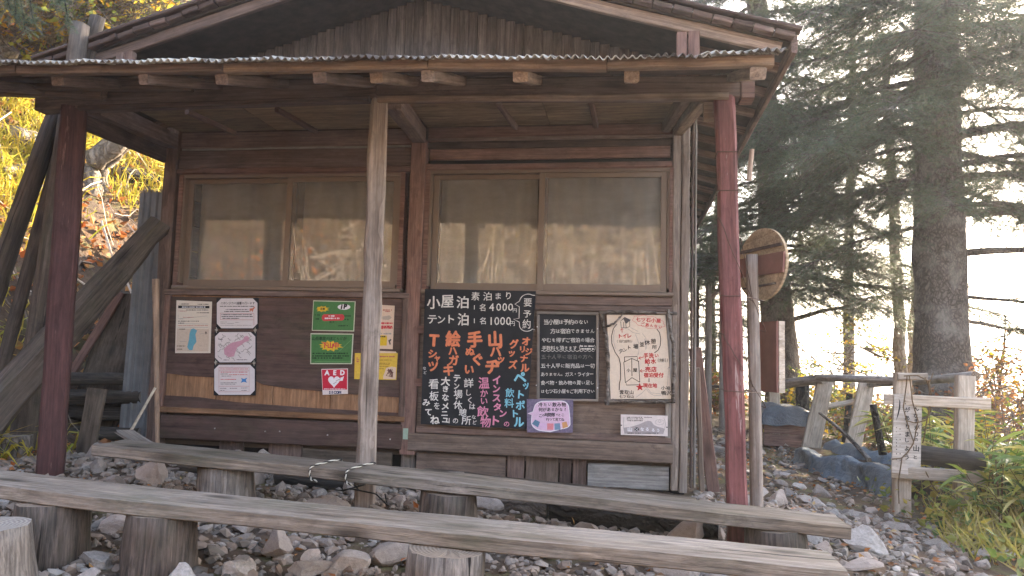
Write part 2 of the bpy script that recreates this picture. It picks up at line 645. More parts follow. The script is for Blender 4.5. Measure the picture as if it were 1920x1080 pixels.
M['handle'] = wood('handle', (.24, .15, .1), (.4, .27, .19), (.3, .22, .17), .4, knot=.2)
M['stump'] = wood('stump', (.035, .025, .02), (.17, .125, .098), (.17, .145, .125), .45, ring=.5, crack=1.0, bump=1.6, knot=.3, streak=.45, moss=.25)
M['stump_pale'] = wood('stump_pale', (.09, .065, .05), (.3, .245, .2), (.29, .26, .235), .55, ring=.5, crack=1.0, bump=1.5, knot=.2, streak=.5)
M['end'] = endgrain('end_grain', (.09, .065, .05), (.3, .23, .17))
M['end_grey'] = endgrain('end_grain_grey', (.12, .1, .085), (.34, .3, .26))
M['alu'] = plain('brown_aluminium', (.16, .115, .085), .45, .4, .06)
M['sheet_metal'] = plain('grey_sheet_metal', (.15, .157, .165), .6, .35, .3, 6, .2)
def sheet_mat():
    k = Nodes('corrugated_sheet')
    v = k.coords()
    n = k.noise(v, 2.3, 4, .6)
    n2 = k.noise(v, 26, 5, .7)
    c = k.mix(k.ramp(k.math('ADD', n, k.math('MULTIPLY', k.math('SUBTRACT', n2, .5), .6)), .42, .6), (.08, .062, .05), (.4, .375, .32))
    return k.bsdf(c, .7, .2, n2, .3, .004)


M['corrugated'] = sheet_mat()
M['black'] = plain('black_board', (.012, .014, .018), .7, .25, .35, 9)
M['gap_shade'] = plain('dark_gap', (.015, .012, .011), .9, .1)  # shade of the gaps between boards, put in as a near-black colour
M['roofing'] = plain('roofing', (.07, .055, .045), .85, .2, .4, 12)
M['steel'] = plain('dull_steel', (.45, .45, .44), .4, .5, .1, 30, .8)
M['wire'] = plain('rusty_wire', (.07, .04, .03), .7, .2, .2)
M['rope_w'] = plain('rope_white', (.45, .42, .36), .9, .1, .2, 200)
M['rope_k'] = plain('rope_black', (.03, .028, .026), .9, .1, .2, 200)
M['tarp'] = tarp_mat('blue_grey_tarp', (.085, .12, .155), (.17, .205, .235))
M['tarp_dark'] = tarp_mat('grey_tarp', (.06, .07, .082), (.14, .15, .165))
M['curtain'] = plain('curtain_cloth', (.46, .43, .4), .9, .1, .15, 5, trans=.35)
M['plaster'] = plain('added_inner_box', (.12, .09, .07), .9, .1)
M['bark_spruce'] = bark('spruce_bark', (.05, .038, .032), (.2, .16, .135), (.26, .235, .21), (30, 30, 13), .55, .7, .014)
M['bark_pale'] = bark('pale_bark', (.12, .09, .065), (.36, .29, .22), (.4, .35, .29), (20, 20, 5), .4, .7, .01)
M['bark_hill'] = bark('hill_bark', (.09, .07, .055), (.3, .25, .2), (.34, .3, .25), (18, 18, 6), .4, .8, .015)
M['bark_log'] = bark('log_bark', (.05, .04, .033), (.24, .2, .17), (.36, .32, .29), (5, 24, 24), .5, .8, .012)
M['bark_dark'] = bark('dark_bark', (.012, .01, .009), (.05, .042, .036), (.1, .09, .08), (5, 20, 20), .3, 1.0, .02)
M['twig'] = plain('twig_bark', (.16, .125, .095), .9, .1, .3)
M['twig_pale'] = plain('pale_twig', (.5, .42, .33), .9, .1, .3)
M['vine'] = plain('dry_vine', (.12, .075, .04), .9, .1, .2)
M['needles'] = foliage('spruce_needles', [(.04, .06, .04), (.06, .09, .052), (.075, .105, .058), (.1, .12, .06), (.13, .1, .06)], .35, .5)
M['yellow_leaf'] = foliage('yellow_leaves', [(.42, .2, .02), (.55, .34, .03), (.5, .36, .04), (.3, .32, .05), (.2, .26, .05)], .5)
M['green_leaf'] = foliage('green_leaves', [(.06, .11, .03), (.12, .17, .04), (.22, .22, .05), (.34, .26, .05)], .5)
M['rust_leaf'] = foliage('rust_leaves', [(.3, .1, .04), (.38, .16, .06), (.3, .19, .09), (.22, .09, .06)], .45)
M['litter'] = foliage('fallen_leaves', [(.16, .075, .035), (.32, .12, .035), (.42, .22, .07), (.4, .11, .03), (.2, .12, .06), (.38, .26, .12)], .2, .8)
M['grass_y'] = foliage('yellow_grass', [(.32, .27, .03), (.45, .35, .05), (.25, .27, .035), (.48, .32, .07)], .35)
M['sasa'] = foliage('sasa_leaves', [(.06, .11, .03), (.12, .19, .04), (.22, .27, .05), (.38, .36, .06), (.5, .42, .16)], .4, .4)
M['dry_grass'] = foliage('dry_grass', [(.3, .24, .11), (.45, .36, .14), (.36, .3, .06), (.26, .26, .06)], .3, .7)


def stone_mat(name, a, b, tint):
    k = Nodes(name)
    v = k.coords()
    n = k.noise(v, 6, 6, .65)
    n2 = k.noise(v, 38, 5, .7)
    c = k.mix(k.ramp(n, .3, .7), a, b)
    c = k.mix(k.ramp(k.rand, 0, 1, 0, .75), c, tint)
    nd = k.n('ShaderNodeVectorMath', operation='SCALE')
    k.put(nd.inputs[0], c)
    k.put(nd.inputs['Scale'], k.math('MULTIPLY', k.ramp(n2, .3, .7, .75, 1.15), k.ramp(k.math('FRACT', k.math('MULTIPLY', k.rand, 7.31)), 0, 1, .72, 1.2)))
    return k.bsdf(nd.outputs[0], .85, .25, k.math('ADD', n, k.math('MULTIPLY', n2, .5)), .5, .012)


M['stone'] = stone_mat('stone', (.19, .165, .145), (.37, .33, .295), (.33, .25, .2))


def gravel_mat():
    k = Nodes('gravel_stone')
    g = k.n('ShaderNodeNewGeometry')
    cr = k.n('ShaderNodeValToRGB')
    el = cr.color_ramp.elements
    cols = [(.11, .088, .072), (.21, .178, .15), (.26, .2, .158), (.165, .115, .085), (.32, .28, .24)]
    while len(el) < len(cols):
        el.new(.5)
    for i, c in enumerate(cols):
        el[i].position = i / 4
        el[i].color = (*c, 1)
    k.put(cr.inputs[0], g.outputs['Random Per Island'])
    n = k.noise(k.coords(False), 30, 5, .65)
    nd = k.n('ShaderNodeVectorMath', operation='SCALE')
    k.put(nd.inputs[0], cr.outputs[0])
    k.put(nd.inputs['Scale'], k.ramp(n, .3, .7, .75, 1.2))
    return k.bsdf(nd.outputs[0], .88, .2, n, .4, .006)


M['gravel'] = gravel_mat()


def ground_mat():
    k = Nodes('earth')
    v = k.coords(False)
    n = k.noise(v, 2.2, 6, .65)
    n2 = k.noise(v, 22, 5, .7)
    c = k.mix(k.ramp(n2, .3, .7), (.04, .03, .023), (.11, .082, .062))
    c = k.mix(k.ramp(n, .35, .65, 0, .6), c, (.14, .08, .045))
    c = k.mix(k.ramp(k.noise(v, 4.3, 4, .6), .52, .62, 0, .5), c, (.13, .13, .05))
    return k.bsdf(c, .95, .1, k.math('ADD', n, n2), .8, .03)


M['earth'] = ground_mat()


def glass_mat():
    k = Nodes('window_glass')
    tr = k.n('ShaderNodeBsdfTransparent')
    tr.inputs[0].default_value = (.9, .9, .88, 1)
    gl = k.n('ShaderNodeBsdfGlossy')
    gl.inputs['Roughness'].default_value = .0022
    fr = k.n('ShaderNodeFresnel')
    fr.inputs[0].default_value = 1.75
    b = k.n('ShaderNodeBump')
    b.inputs['Strength'].default_value = .02
    b.inputs['Distance'].default_value = .01
    k.put(b.inputs['Height'], k.noise(k.coords(), 3.5, 2, .5))
    k.t.links.new(b.outputs[0], gl.inputs['Normal'])
    mx = k.n('ShaderNodeMixShader')
    df = k.n('ShaderNodeBsdfDiffuse')
    df.inputs[0].default_value = (.5, .48, .45, 1)
    du = k.n('ShaderNodeMixShader')
    k.put(du.inputs[0], k.ramp(k.noise(k.mapping(k.coords(), (2, 2, 5)), 1.5, 5, .65), .3, .75, .14, .32))
    k.t.links.new(tr.outputs[0], du.inputs[1])
    k.t.links.new(df.outputs[0], du.inputs[2])
    k.t.links.new(fr.outputs[0], mx.inputs[0])
    k.t.links.new(du.outputs[0], mx.inputs[1])
    k.t.links.new(gl.outputs[0], mx.inputs[2])
    k.t.links.new(mx.outputs[0], k.out.inputs[0])
    return k.m


M['glass'] = glass_mat()
INK = {}


def ink(name, col, rough=.75, var=.1):
    if name not in INK:
        INK[name] = plain(name, col, rough, .15, var, 60, 0, .0)
    return INK[name]


# ----------------------------------------------------------------- the ground
def build_ground():
    xs = np.concatenate([-np.geomspace(3000, 14, 26), np.arange(-13.5, -4, .25), np.arange(-4, 3.6, .085), np.arange(3.6, 14, .3), np.geomspace(14.5, 3000, 26)])
    ys = np.concatenate([-np.geomspace(3000, 14, 22), np.arange(-13.5, -3, .4), np.arange(-3, 6, .085), np.arange(6, 18, .25), np.geomspace(18.5, 3000, 26)])
    X, Y = np.meshgrid(xs, ys, indexing='ij')
    Z = ground_z(X, Y)
    near = (X > -4.2) & (X < 3.2) & (Y > -3) & (Y < 6)
    Z = Z + near * rng.normal(0, .006, Z.shape)
    hillm = (X <= -4) & (X > -14) & (Y > -3) & (Y < 18)
    Z = Z + hillm * rng.normal(0, .035, Z.shape)
    V = np.stack([X, Y, Z], -1).reshape(-1, 3)
    nx, ny = len(xs), len(ys)
    i = np.arange(nx - 1)[:, None] * ny
    j = np.arange(ny - 1)[None, :]
    F = np.stack([i + j, i + ny + j, i + ny + j + 1, i + j + 1], -1).reshape(-1, 4)
    o = link('ground', np_mesh('ground', V, F, M['earth'], smooth=True), Matrix.Identity(4))
    tag(o, kind='structure')


build_ground()


# ----------------------------------------------------------------- the hut
def hb(name, x0, x1, z0, z1, yf, th, mat, parent, **kw):
    """Board lying along X whose front face is at y = yf."""
    zc = (z0 + z1) / 2
    return beam(name, (x0, yf + th / 2, zc), (x1, yf + th / 2, zc), th, z1 - z0, mat, parent, **kw)


def vb(name, x0, x1, z0, z1, yf, th, mat, parent, **kw):
    """Board standing along Z whose front face is at y = yf."""
    xc = (x0 + x1) / 2
    return beam(name, (xc, yf + th / 2, z0), (xc, yf + th / 2, z1), x1 - x0, th, mat, parent, up=(0, -1, 0), **kw)


def prism(name, pts, y0, y1, mat, parent=None):
    """Flat piece with outline pts (x, z), from y0 (front) to y1."""
    n = len(pts)
    V = [(x, y0, z) for x, z in pts] + [(x, y1, z) for x, z in pts]
    a = sum(pts[i][0] * pts[(i + 1) % n][1] - pts[(i + 1) % n][0] * pts[i][1] for i in range(n))
    f = list(range(n))
    if a < 0:
        f = f[::-1]
    F = [tuple(f), tuple(n + i for i in f[::-1])]
    for i in range(n):
        p, q = f[i], f[(i + 1) % n]
        F.append((q, p, n + p, n + q))
    return link(name, pd_mesh(name, V, F, mat), Matrix.Identity(4), parent)


hut = thing('mountain_hut', 'weathered timber mountain hut with a porch roof and notices on its front wall', 'hut', (-1.5, 0, .3))


def ridge_z(x):
    return 3.745 - .29 * abs(x + 1.54)


def tilt_z(x):
    return -.045 * sm(-1.6, .6, x) + .035 * sm(-1.4, -3.2, x)


def build_hut():
    # walls that close the body of the hut
    fw = Acc()
    for (x0, x1, z0, z1) in ((-3.49, .395, .44, 1.575), (-3.49, .395, 2.44, 2.8), (-3.49, -3.35, 1.575, 2.44), (-1.61, -1.42, 1.575, 2.44), (.29, .395, 1.575, 2.44)):
        fw.box(((x0 + x1) / 2, .075, (z0 + z1) / 2), (x1 - x0, .05, z1 - z0))
    fw.obj('front_wall', M['hut_dark'], hut)
    for x in (-3.47, .375):
        for i in range(14):
            z0 = .3 + i * .2
            beam('side_board', (x, .12, z0 + .1), (x, 6.1, z0 + .1), .03, .196, M['hut_dark'], hut, seg=3)
    bw = Acc()
    bw.box((-1.55, 6.1, 1.75), (3.9, .06, 3.0))
    bw.obj('back_wall', M['hut_dark'], hut)
    iw = Acc()
    iw.box((-1.55, 1.6, 1.6), (3.8, .04, 2.7))
    iw.box((-1.55, .9, 2.86), (3.8, 1.6, .03))
    iw.box((-1.55, .9, .42), (3.8, 1.6, .03))
    iw.obj('added_inner_box', M['plaster'], hut)  # unseen partition, ceiling and floor added to keep the space behind the panes dark

    # corner and middle posts
    vb('wall_post', -3.5, -3.395, .27, 2.8, -.035, .1, M['hut_wood'], hut, jit=.005)
    vb('wall_post', -1.555, -1.447, .43, 2.665, -.045, .1, M['hut_red'], hut, jit=.004)
    vb('wall_post', .3, .352, .28, 2.76, -.035, .1, M['post_grey'], hut, jit=.004)
    vb('wall_post', .355, .41, .27, 2.76, -.045, .1, M['post_grey'], hut, jit=.006)
    vb('corner_strip', .425, .44, .3, 2.85, -.03, .05, M['hut_dark'], hut)
    vb('corner_strip', .45, .462, .3, 2.9, .0, .05, M['grey_wood'], hut)

    # boards above the windows
    for (x0, x1, z0, z1, yf, m) in (
            (-3.39, -1.56, 2.645, 2.765, .0, 'hut_wood'), (-3.39, -1.56, 2.482, 2.622, -.008, 'hut_wood'), (-3.39, -1.56, 2.438, 2.478, -.03, 'hut_red'),
            (-1.442, .296, 2.69, 2.768, .002, 'hut_red'), (-1.442, .296, 2.662, 2.686, -.014, 'hut_wood'), (-1.442, .296, 2.612, 2.656, .004, 'hut_dark'),
            (-1.42, .28, 2.528, 2.606, -.012, 'hut_red'), (-1.442, .296, 2.452, 2.494, -.03, 'hut_red')):
        hb('lintel_board', x0, x1, z0, z1, yf, .03, M[m], hut, bow=random.uniform(-.006, .006))
    hb('shade_strip', -1.44, .29, 2.497, 2.527, .02, .02, M['gap_shade'], hut)  # strip coloured as the shade of an open gap between the boards
    hb('batten', -3.38, -1.57, 2.627, 2.64, -.004, .02, M['saw_wood'], hut)

    # windows: part > sashes, panes
    for (x0, x1, xm, z0, z1) in ((-3.335, -1.625, -2.475, 1.59, 2.432), (-1.41, .28, -.59, 1.588, 2.446)):
        fr = Acc()
        fr.box((x0 - .016, .01, (z0 + z1) / 2), (.032, .08, z1 - z0))
        fr.box((x1 + .016, .01, (z0 + z1) / 2), (.032, .08, z1 - z0))
        fr.box(((x0 + x1) / 2, .01, z1 + .0015), (x1 - x0, .08, .003))
        fr.box(((x0 + x1) / 2, .012, z0 - .0008), (x1 - x0, .07, .0012))
        w = fr.obj('window', M['hut_red'], hut)
        hb('window_sill', x0 - .03, x1 + .03, z0 - .03, z0 - .002, -.05, .1, M['alu'], w)
        track = Acc()
        track.box(((x0 + x1) / 2, .015, z1 - .012), (x1 - x0 - .002, .07, .022))
        track.box((x0 + .008, .015, (z0 + z1) / 2), (.014, .07, z1 - z0 - .05))
        track.box((x1 - .008, .015, (z0 + z1) / 2), (.014, .07, z1 - z0 - .05))
        track.obj('frame', M['alu'], w)
        for (a, b, y) in ((x0 + .018, xm + .03, .036), (xm - .03, x1 - .018, .003)):
            s = Acc()
            zb, zt = z0 + .003, z1 - .026
            s.box((a + .02, y, (zb + zt) / 2), (.04, .026, zt - zb))
            s.box((b - .02, y, (zb + zt) / 2), (.04, .026, zt - zb))
            s.box(((a + b) / 2, y, zt - .016), (b - a - .082, .024, .032))
            s.box(((a + b) / 2, y, zb + .024), (b - a - .082, .024, .048))
            s.obj('sash', M['alu'], w)
            g = Acc()
            V = [(a + .04, y, zb + .047), (b - .04, y, zb + .047), (b - .04, y, zt - .031), (a + .04, y, zt - .031)]
            g.add(V, [(0, 1, 2, 3)])
            g.obj('pane', M['glass'], w)

    # boarded panel under the first window
    panel = prism('notice_panel', [(-3.41, .645), (-1.53, .655), (-1.53, 1.555), (-3.41, 1.545)], -.005, .04, M['hut_dark'], hut)
    xs = [-3.37, -2.965, -2.525, -2.085, -1.57]
    for a, b in zip(xs[:-1], xs[1:]):
        vb('plank', a + .002, b - .002, .69, 1.515, -.022, .014, M['tan_ply'], panel, seg=2, jit=.001)
    low = [(-3.37, .935), (-3.2, .92), (-3.0, .915), (-2.8, .905), (-2.68, .91), (-2.6, .875), (-2.4, .855), (-2.2, .845), (-1.95, .83), (-1.75, .825), (-1.575, .82)]
    prism('veneer', low + [(-1.575, 1.512), (-3.37, 1.505)], -.03, -.0235, M['brown_ply'], panel)
    prism('veneer_strip', [(-3.37, .69), (-1.575, .69), (-1.575, .712), (-2.2, .722), (-2.8, .742), (-3.1, .768), (-3.37, .772)], -.029, -.0235, M['brown_ply'], panel)
    hb('trim', -3.415, -1.525, 1.517, 1.558, -.05, .045, M['hut_wood'], panel)
    hb('trim', -3.415, -1.525, .65, .688, -.05, .045, M['tan_ply'], panel)
    vb('trim', -3.415, -3.372, .69, 1.515, -.049, .043, M['hut_red'], panel)
    vb('trim', -1.572, -1.525, .69, 1.515, -.049, .043, M['hut_wood'], panel)
    sk = hb('skirting_board', -3.375, -1.54, .462, .632, -.05, .045, M['brown_ply'], hut)
    for (x, z) in ((-2.94, .55), (-2.55, .545), (-2.44, .55), (-2.08, .54), (-1.62, .53)):
        a = Acc()
        a.box((x, -.0545, z), (.008, .008, .008))
        a.obj('nail', M['steel'], sk)

    # right bay: plywood with mouldings
    pr = prism('wall_panel', [(-1.445, .59), (.29, .575), (.29, 1.46), (-1.445, 1.46)], -.012, .04, M['ply_grey'], hut)
    hb('moulding', -1.44, .3, 1.452, 1.49, -.06, .05, M['hut_wood'], pr)
    hb('moulding', -1.44, .3, 1.494, 1.555, -.03, .04, M['hut_wood'], pr)
    vb('trim', .262, .298, .62, 1.45, -.05, .04, M['grey_wood'], pr)
    hb('trim', -1.44, .3, .582, .628, -.045, .035, M['hut_wood'], pr)
    hb('skirting_board', -1.492, .312, .458, .579, -.06, .045, M['ply_grey'], hut, jit=.004)
    tgp = Acc()
    tgp.box((-1.512, -.05, .572), (.035, .006, .075))
    tgp.obj('plate', ink('pale_green', (.3, .38, .3)), hut)
    for z in (1.3, .93):
        a = Acc()
        a.box((-1.43, -.03, z), (.05, .05, .055))
        a.obj('wood_block', M['hut_red'], hut)

    # foundation infill
    dk = Acc()
    dk.box((-1.55, .14, .3), (3.9, .05, .36))
    dk.obj('foundation_backing', M['gap_shade'], hut)  # dark backing; its colour stands for the shade seen between the boards
    for (x0, x1, z0, z1, m, ver) in ((-2.95, -2.76, .3, .455, 'hut_dark', 1), (-2.56, -2.3, .28, .455, 'hut_wood', 1), (-2.28, -1.62, .3, .43, 'old_plank', 0), (-1.56, -1.46, .25, .43, 'stump_pale', 1),
                                     (-1.44, -.81, .28, .44, 'ply_grey', 0), (-.8, -.68, .28, .452, 'hut_wood', 1), (-.672, -.45, .26, .452, 'ply_grey', 1), (-.44, -.36, .26, .445, 'hut_dark', 1), (-.35, -.255, .25, .452, 'hut_wood', 1),
                                     (-.245, .29, .27, .425, 'saw_wood', 0)):
        (vb if ver else hb)('foundation_board', x0, x1, z0, z1, random.uniform(-.01, .03), .025, M[m], hut, jit=.004)

    # gable of narrow upright boards
    ga = prism('gable_wall', [(-3.46, 2.82), (.38, 2.82), (.38, ridge_z(.38)), (-1.54, ridge_z(-1.54)), (-3.46, ridge_z(-3.46))], .03, .06, M['hut_dark'], hut)
    x = -3.43
    while x < .33:
        top = ridge_z(x + .034)
        vb('plank', x, x + .0665, 2.83, top, random.uniform(.002, .007), .02, M['gable'], ga, seg=2, jit=.0012, bev=.004)
        x += .0685

    # main roof
    rf = Acc()
    th = .05
    for s in (-1, 1):
        xe = -1.54 + s * 2.5
        ze = ridge_z(xe) + .012
        zr = ridge_z(-1.54) + .012
        V = [(-1.54, -.66, zr), (xe, -.66, ze), (xe, 6.4, ze), (-1.54, 6.4, zr)]
        V += [(a, b, c + th) for a, b, c in V]
        rf.add(V, [(0, 3, 2, 1), (4, 5, 6, 7), (0, 1, 5, 4), (1, 2, 6, 5), (2, 3, 7, 6), (3, 0, 4, 7)])
    roof = rf.obj('roof', M['roofing'], hut)
    for s in (-1, 1):
        n = 21
        for i in range(n):
            t0, t1 = i / n, (i + .93) / n
            q = lambda t: (-1.54 + s * (.03 + 2.47 * t), -.69 + random.uniform(-.01, .006), ridge_z(-1.54 + s * 2.5 * t) + .033 + random.uniform(-.004, .004))
            beam('shingle', q(t0), q(t1), .06, .036, M['hut_wood' if random.random() < .35 else 'hut_dark'], roof, seg=2)
        a, b = -1.54 + s * .02, -1.54 + s * 2.43
        beam('barge_board', (a, -.625, ridge_z(a) - .03), (b, -.625, ridge_z(b) - .03), .04, .072, M['pale_beam' if s > 0 else 'beam'], roof, jit=.003)
        beam('rake_strip', (a, -.7, ridge_z(a) + .075), (-1.54 + s * 2.53, -.7, ridge_z(-1.54 + s * 2.53) + .075), .09, .022, M['hut_dark'], roof)
        xe = -1.54 + s * 2.5
        beam('eave_board', (xe, -.68, ridge_z(xe) - .0), (xe, 6.4, ridge_z(xe) - .0), .035, .11, M['hut_wood'], roof, jit=.003)
        xw = .37 if s > 0 else -3.45
        for i in range(15):
            y = -.35 + i * .45
            beam('rafter', (xw - s * .05, y, ridge_z(xw) - .03), (xe - s * .03, y, ridge_z(xe) - .02), .045, .06, M['hut_wood'], roof, seg=2)
        for (dx0, dx1) in ((-.075, -.012), (-.005, .062)):
            xx = (.355 if s > 0 else -3.425)
            vb('gable_strut', xx + dx0, xx + dx1, 2.72, ridge_z(xx) - .06, -.66 + random.uniform(0, .02), .05, M['hut_red' if s > 0 else 'hut_wood'], roof)
        beam('purlin', (xw, -.6, ridge_z(xw) - .13), (xw, .0, ridge_z(xw) - .13), .09, .1, M['hut_wood'], roof)

    # porch: part > members
    pr_ = link('porch', None, Matrix.Translation((-1.4, -1.25, .3)), hut)
    beam('corner_post', (-3.245, -1.25, gz(-3.24, -1.25) - .1), (-3.275, -1.25, 2.535), .135, .125, M['maroon'], pr_, up=(.55, -.83, 0), bev=.016, jit=.004)
    beam('middle_post', (-1.367, -1.25, gz(-1.37, -1.25) - .1), (-1.382, -1.25, 2.54), .098, .085, M['post_grey'], pr_, up=(.42, -.9, 0), bev=.012, jit=.006, seg=14)
    beam('corner_post', (.56, -1.25, gz(.55, -1.25) - .1), (.487, -1.25, 2.5), .098, .098, M['red_paint'], pr_, up=(-.05, -1, 0), bev=.014, jit=.005)
    beam('beam', (-3.5, -1.25, 2.578), (-1.387, -1.25, 2.596), .1, .125, M['beam'], pr_, jit=.004)
    beam('beam', (-1.383, -1.25, 2.588), (.56, -1.25, 2.548), .1, .11, M['beam'], pr_, jit=.004)
    beam('beam_trim', (-1.37, -1.31, 2.522), (.5, -1.31, 2.49), .03, .034, M['pale_beam'], pr_)
    beam('beam_trim', (-3.2, -1.308, 2.516), (-1.42, -1.308, 2.528), .028, .03, M['hut_dark'], pr_)
    beam('beam', (-3.0, -1.36, 2.6), (-4.7, -1.36, 2.71), .06, .11, M['beam'], pr_)
    beam('beam', (-2.4, -1.44, 2.585), (-4.7, -1.47, 2.66), .05, .07, M['beam'], pr_)
    beam('beam_end', (.565, -1.25, 2.545), (.63, -1.25, 2.545), .11, .13, M['hut_red'], pr_)
    beam('tie_beam', (-1.325, -1.19, 2.56), (-1.5, -.04, 2.7), .1, .11, M['hut_wood'], pr_)
    beam('tie_beam', (-3.2, -1.19, 2.57), (-3.44, -.04, 2.69), .09, .11, M['hut_wood'], pr_)
    beam('side_board', (-3.26, -1.19, 2.5), (-3.5, -.04, 2.6), .03, .15, M['hut_dark'], pr_)
    beam('tie_beam', (.40, -1.19, 2.55), (.33, -.05, 2.715), .07, .1, M['pale_beam'], pr_)
    beam('tie_beam', (.31, -1.19, 2.56), (.25, -.03, 2.73), .06, .07, M['hut_wood'], pr_)
    beam('corbel', (.39, -1.16, 2.46), (.5, -1.16, 2.46), .07, .1, M['pale_beam'], pr_)
    for (a, b) in ((-3.4, -2.62), (-2.615, -1.53), (-1.45, -.56), (-.555, .29)):
        cp = prism('ceiling_panel', [(a, 2.772), (b, 2.772), (b, 2.784), (a, 2.784)], -.52, .0, M['ceil_ply'], pr_)
    for x, dx in ((-2.95, -.06), (-2.3, -.05), (-.80, -.03), (-.23, -.01)):
        beam('joist', (x + dx * 1.2, -.52, 2.752), (x, -.01, 2.752), .035, .036, M['hut_wood'], pr_)
    for px in (-90, 85, 262, 405, 590, 690, 793, 962, 1172, 1405):
        x = atY(px, 140, -1.95)[0] + .03
        d = 0
        yt, yb = -1.95 + random.uniform(-.03, .05), (0.0 if x > -3.3 else -1.2)
        beam('rafter', (x, yt, 2.64 + .335 * (yt + 1.25) + float(tilt_z(x))), (x - .02, yb, 2.64 + .335 * (yb + 1.25)), .058 + random.uniform(-.01, .01), .052, M['pale_beam' if x > -1.4 else 'beam'], pr_, jit=.003)
    for y, m in ((-1.96, 'beam'), (-1.5, 'hut_dark'), (-1.0, 'hut_dark'), (-.5, 'hut_dark'), (-.06, 'hut_dark')):
        z = 2.69 + .335 * (y + 1.25)
        cuts = [-4.4 if y < -1.4 else -3.3, -3.0, -1.9, -.9, -.1, .6]
        k = -y / 2.0
        for a, b in zip(cuts[:-1], cuts[1:]):
            beam('batten', (a + .002, y + random.uniform(-.008, .008), z + k * float(tilt_z(a))), (b - .002, y + random.uniform(-.008, .008), z + k * float(tilt_z(b))), .05, .046, M['pale_beam' if y < -1.9 and a > -2 else m], pr_)
    xs = np.arange(-4.45, .645, .008)
    i0 = 0
    step = 85
    k = 0
    while i0 < len(xs) - 2:
        xx = xs[i0:i0 + step + 6]
        drop = random.uniform(-.006, .006) + (k % 2) * .004
        yf = -2.06 + random.uniform(-.02, .012)
        ys = np.array([yf, -1.6, -1.1, -.5, -.04]) if xx[0] > -3.25 else np.array([yf, -1.8, -1.6, -1.4, -1.2])
        X, Y = np.meshgrid(xx, ys, indexing='ij')
        Z = 2.73 + .335 * (Y + 1.25) + .009 * np.sin(X * 2 * np.pi / .0345) + drop + .002 * np.sin(X * 3.1) + tilt_z(X) * (-Y / 2.0) + rng.normal(0, .0012, X.shape) - (Y < -2.0) * (.004 + .006 * np.sin(X * 9) * np.sin(X * 23 + 1))
        V = np.stack([X, Y, Z], -1).reshape(-1, 3)
        n2 = len(ys)
        i = np.arange(len(xx) - 1)[:, None] * n2
        j = np.arange(n2 - 1)[None]
        F = np.stack([i + j, i + n2 + j, i + n2 + j + 1, i + j + 1], -1).reshape(-1, 4)
        o = link('roof_sheet', np_mesh('roof_sheet', V, F, M['corrugated'], smooth=True), Matrix.Identity(4), pr_)
        so_ = o.modifiers.new('thickness', 'SOLIDIFY')
        so_.thickness = .003
        i0 += step
        k += 1
    # wire bands round the red corner post
    for z, r in ((2.2, .075), (2.0, .075)):
        a = Acc()
        ang = np.linspace(0, 2 * np.pi, 9)[:-1]
        c = .56 - .073 * (z - .2) / 2.3
        pts = [(c + .052 * sx, -1.25 + .052 * sy, z + random.uniform(-.004, .004)) for sx, sy in ((-1, -1), (1, -1), (1, 1), (-1, 1), (-1, -1))]
        a.tube(pts, .003, 5)
        a.obj('wire_band', M['wire'], pr_)


build_hut()

for i, (x0, x1, l, ph) in enumerate(((-3.29, -2.52, 'drawn beige curtain inside the pane farthest from the red corner post', 0), (-2.44, -1.68, 'beige curtain behind the pane just beside the weathered middle post', 2),
                                     (-1.36, -.65, 'beige curtain behind the pane above the big handwritten menu board', 4), (-.57, .23, 'beige curtain behind the pane above the hand drawn map', 6))):
    xs = np.linspace(x0, x1, 90)
    zs = np.linspace(1.57, 2.43, 8)
    X, Z = np.meshgrid(xs, zs, indexing='ij')
    Y = .13 + .022 * np.sin(X * 34 + ph + .8 * np.sin(X * 9)) * (1.15 - .5 * (Z - 1.57)) + .012 * np.sin(X * 13 + ph)
    V = np.stack([X, Y, Z + .012 * np.sin(X * 17) * 0], -1).reshape(-1, 3)
    a = np.arange(89)[:, None] * 8
    b = np.arange(7)[None]
    F = np.stack([a + b, a + 8 + b, a + 9 + b, a + 1 + b], -1).reshape(-1, 4)
    o = link('curtain', np_mesh('curtain', V, F, M['curtain'], smooth=True), Matrix.Identity(4))
    tag(o, l, 'curtain', 'curtains behind the hut windows')


# ----------------------------------------------------------------- lettering: glyphs laid on the wall plane
_cu = bpy.data.curves.new('glyph', 'FONT')
_cu.align_x, _cu.align_y = 'CENTER', 'CENTER'
_cu.resolution_u = 2
_go = bpy.data.objects.new('glyph', _cu)
COL.objects.link(_go)
_cache = {}


def glyph(ch, bold):
    key = (ch, bold)
    if key not in _cache:
        _cu.body = ch
        _cu.offset = bold
        dg = bpy.context.evaluated_depsgraph_get()
        dg.update()
        me = bpy.data.meshes.new_from_object(_go.evaluated_get(dg))
        V = np.zeros(len(me.vertices) * 3)
        me.vertices.foreach_get('co', V)
        V = V.reshape(-1, 3)
        me.calc_loop_triangles()
        F = np.zeros(len(me.loop_triangles) * 3, int)
        me.loop_triangles.foreach_get('vertices', F)
        if len(V):
            c = (V.max(0) + V.min(0)) / 2
            if len(ch) == 1 and ch not in '。、・ー一ッャュ':
                V = V - [c[0], c[1], 0]
        _cache[key] = (V, F.reshape(-1, 3))
        bpy.data.meshes.remove(me)
    return _cache[key]


class Sheet:
    """Something flat fixed on the wall. place() turns photograph pixels into points of the wall plane."""

    def __init__(self, crop=None, Y=0.0):
        self.crop = crop
        self.Y = Y

    def px(self, u, v):
        if self.crop:
            x0, y0, s = self.crop
            return x0 + u / s, y0 + v / s
        return u, v

    def at(self, u, v):
        p = atY(*self.px(u, v), self.Y)
        return p[0], p[2]

    def scale(self, u, v):
        a, b = self.at(u, v), self.at(u + 10, v)
        return math.hypot(a[0] - b[0], a[1] - b[1]) / 10


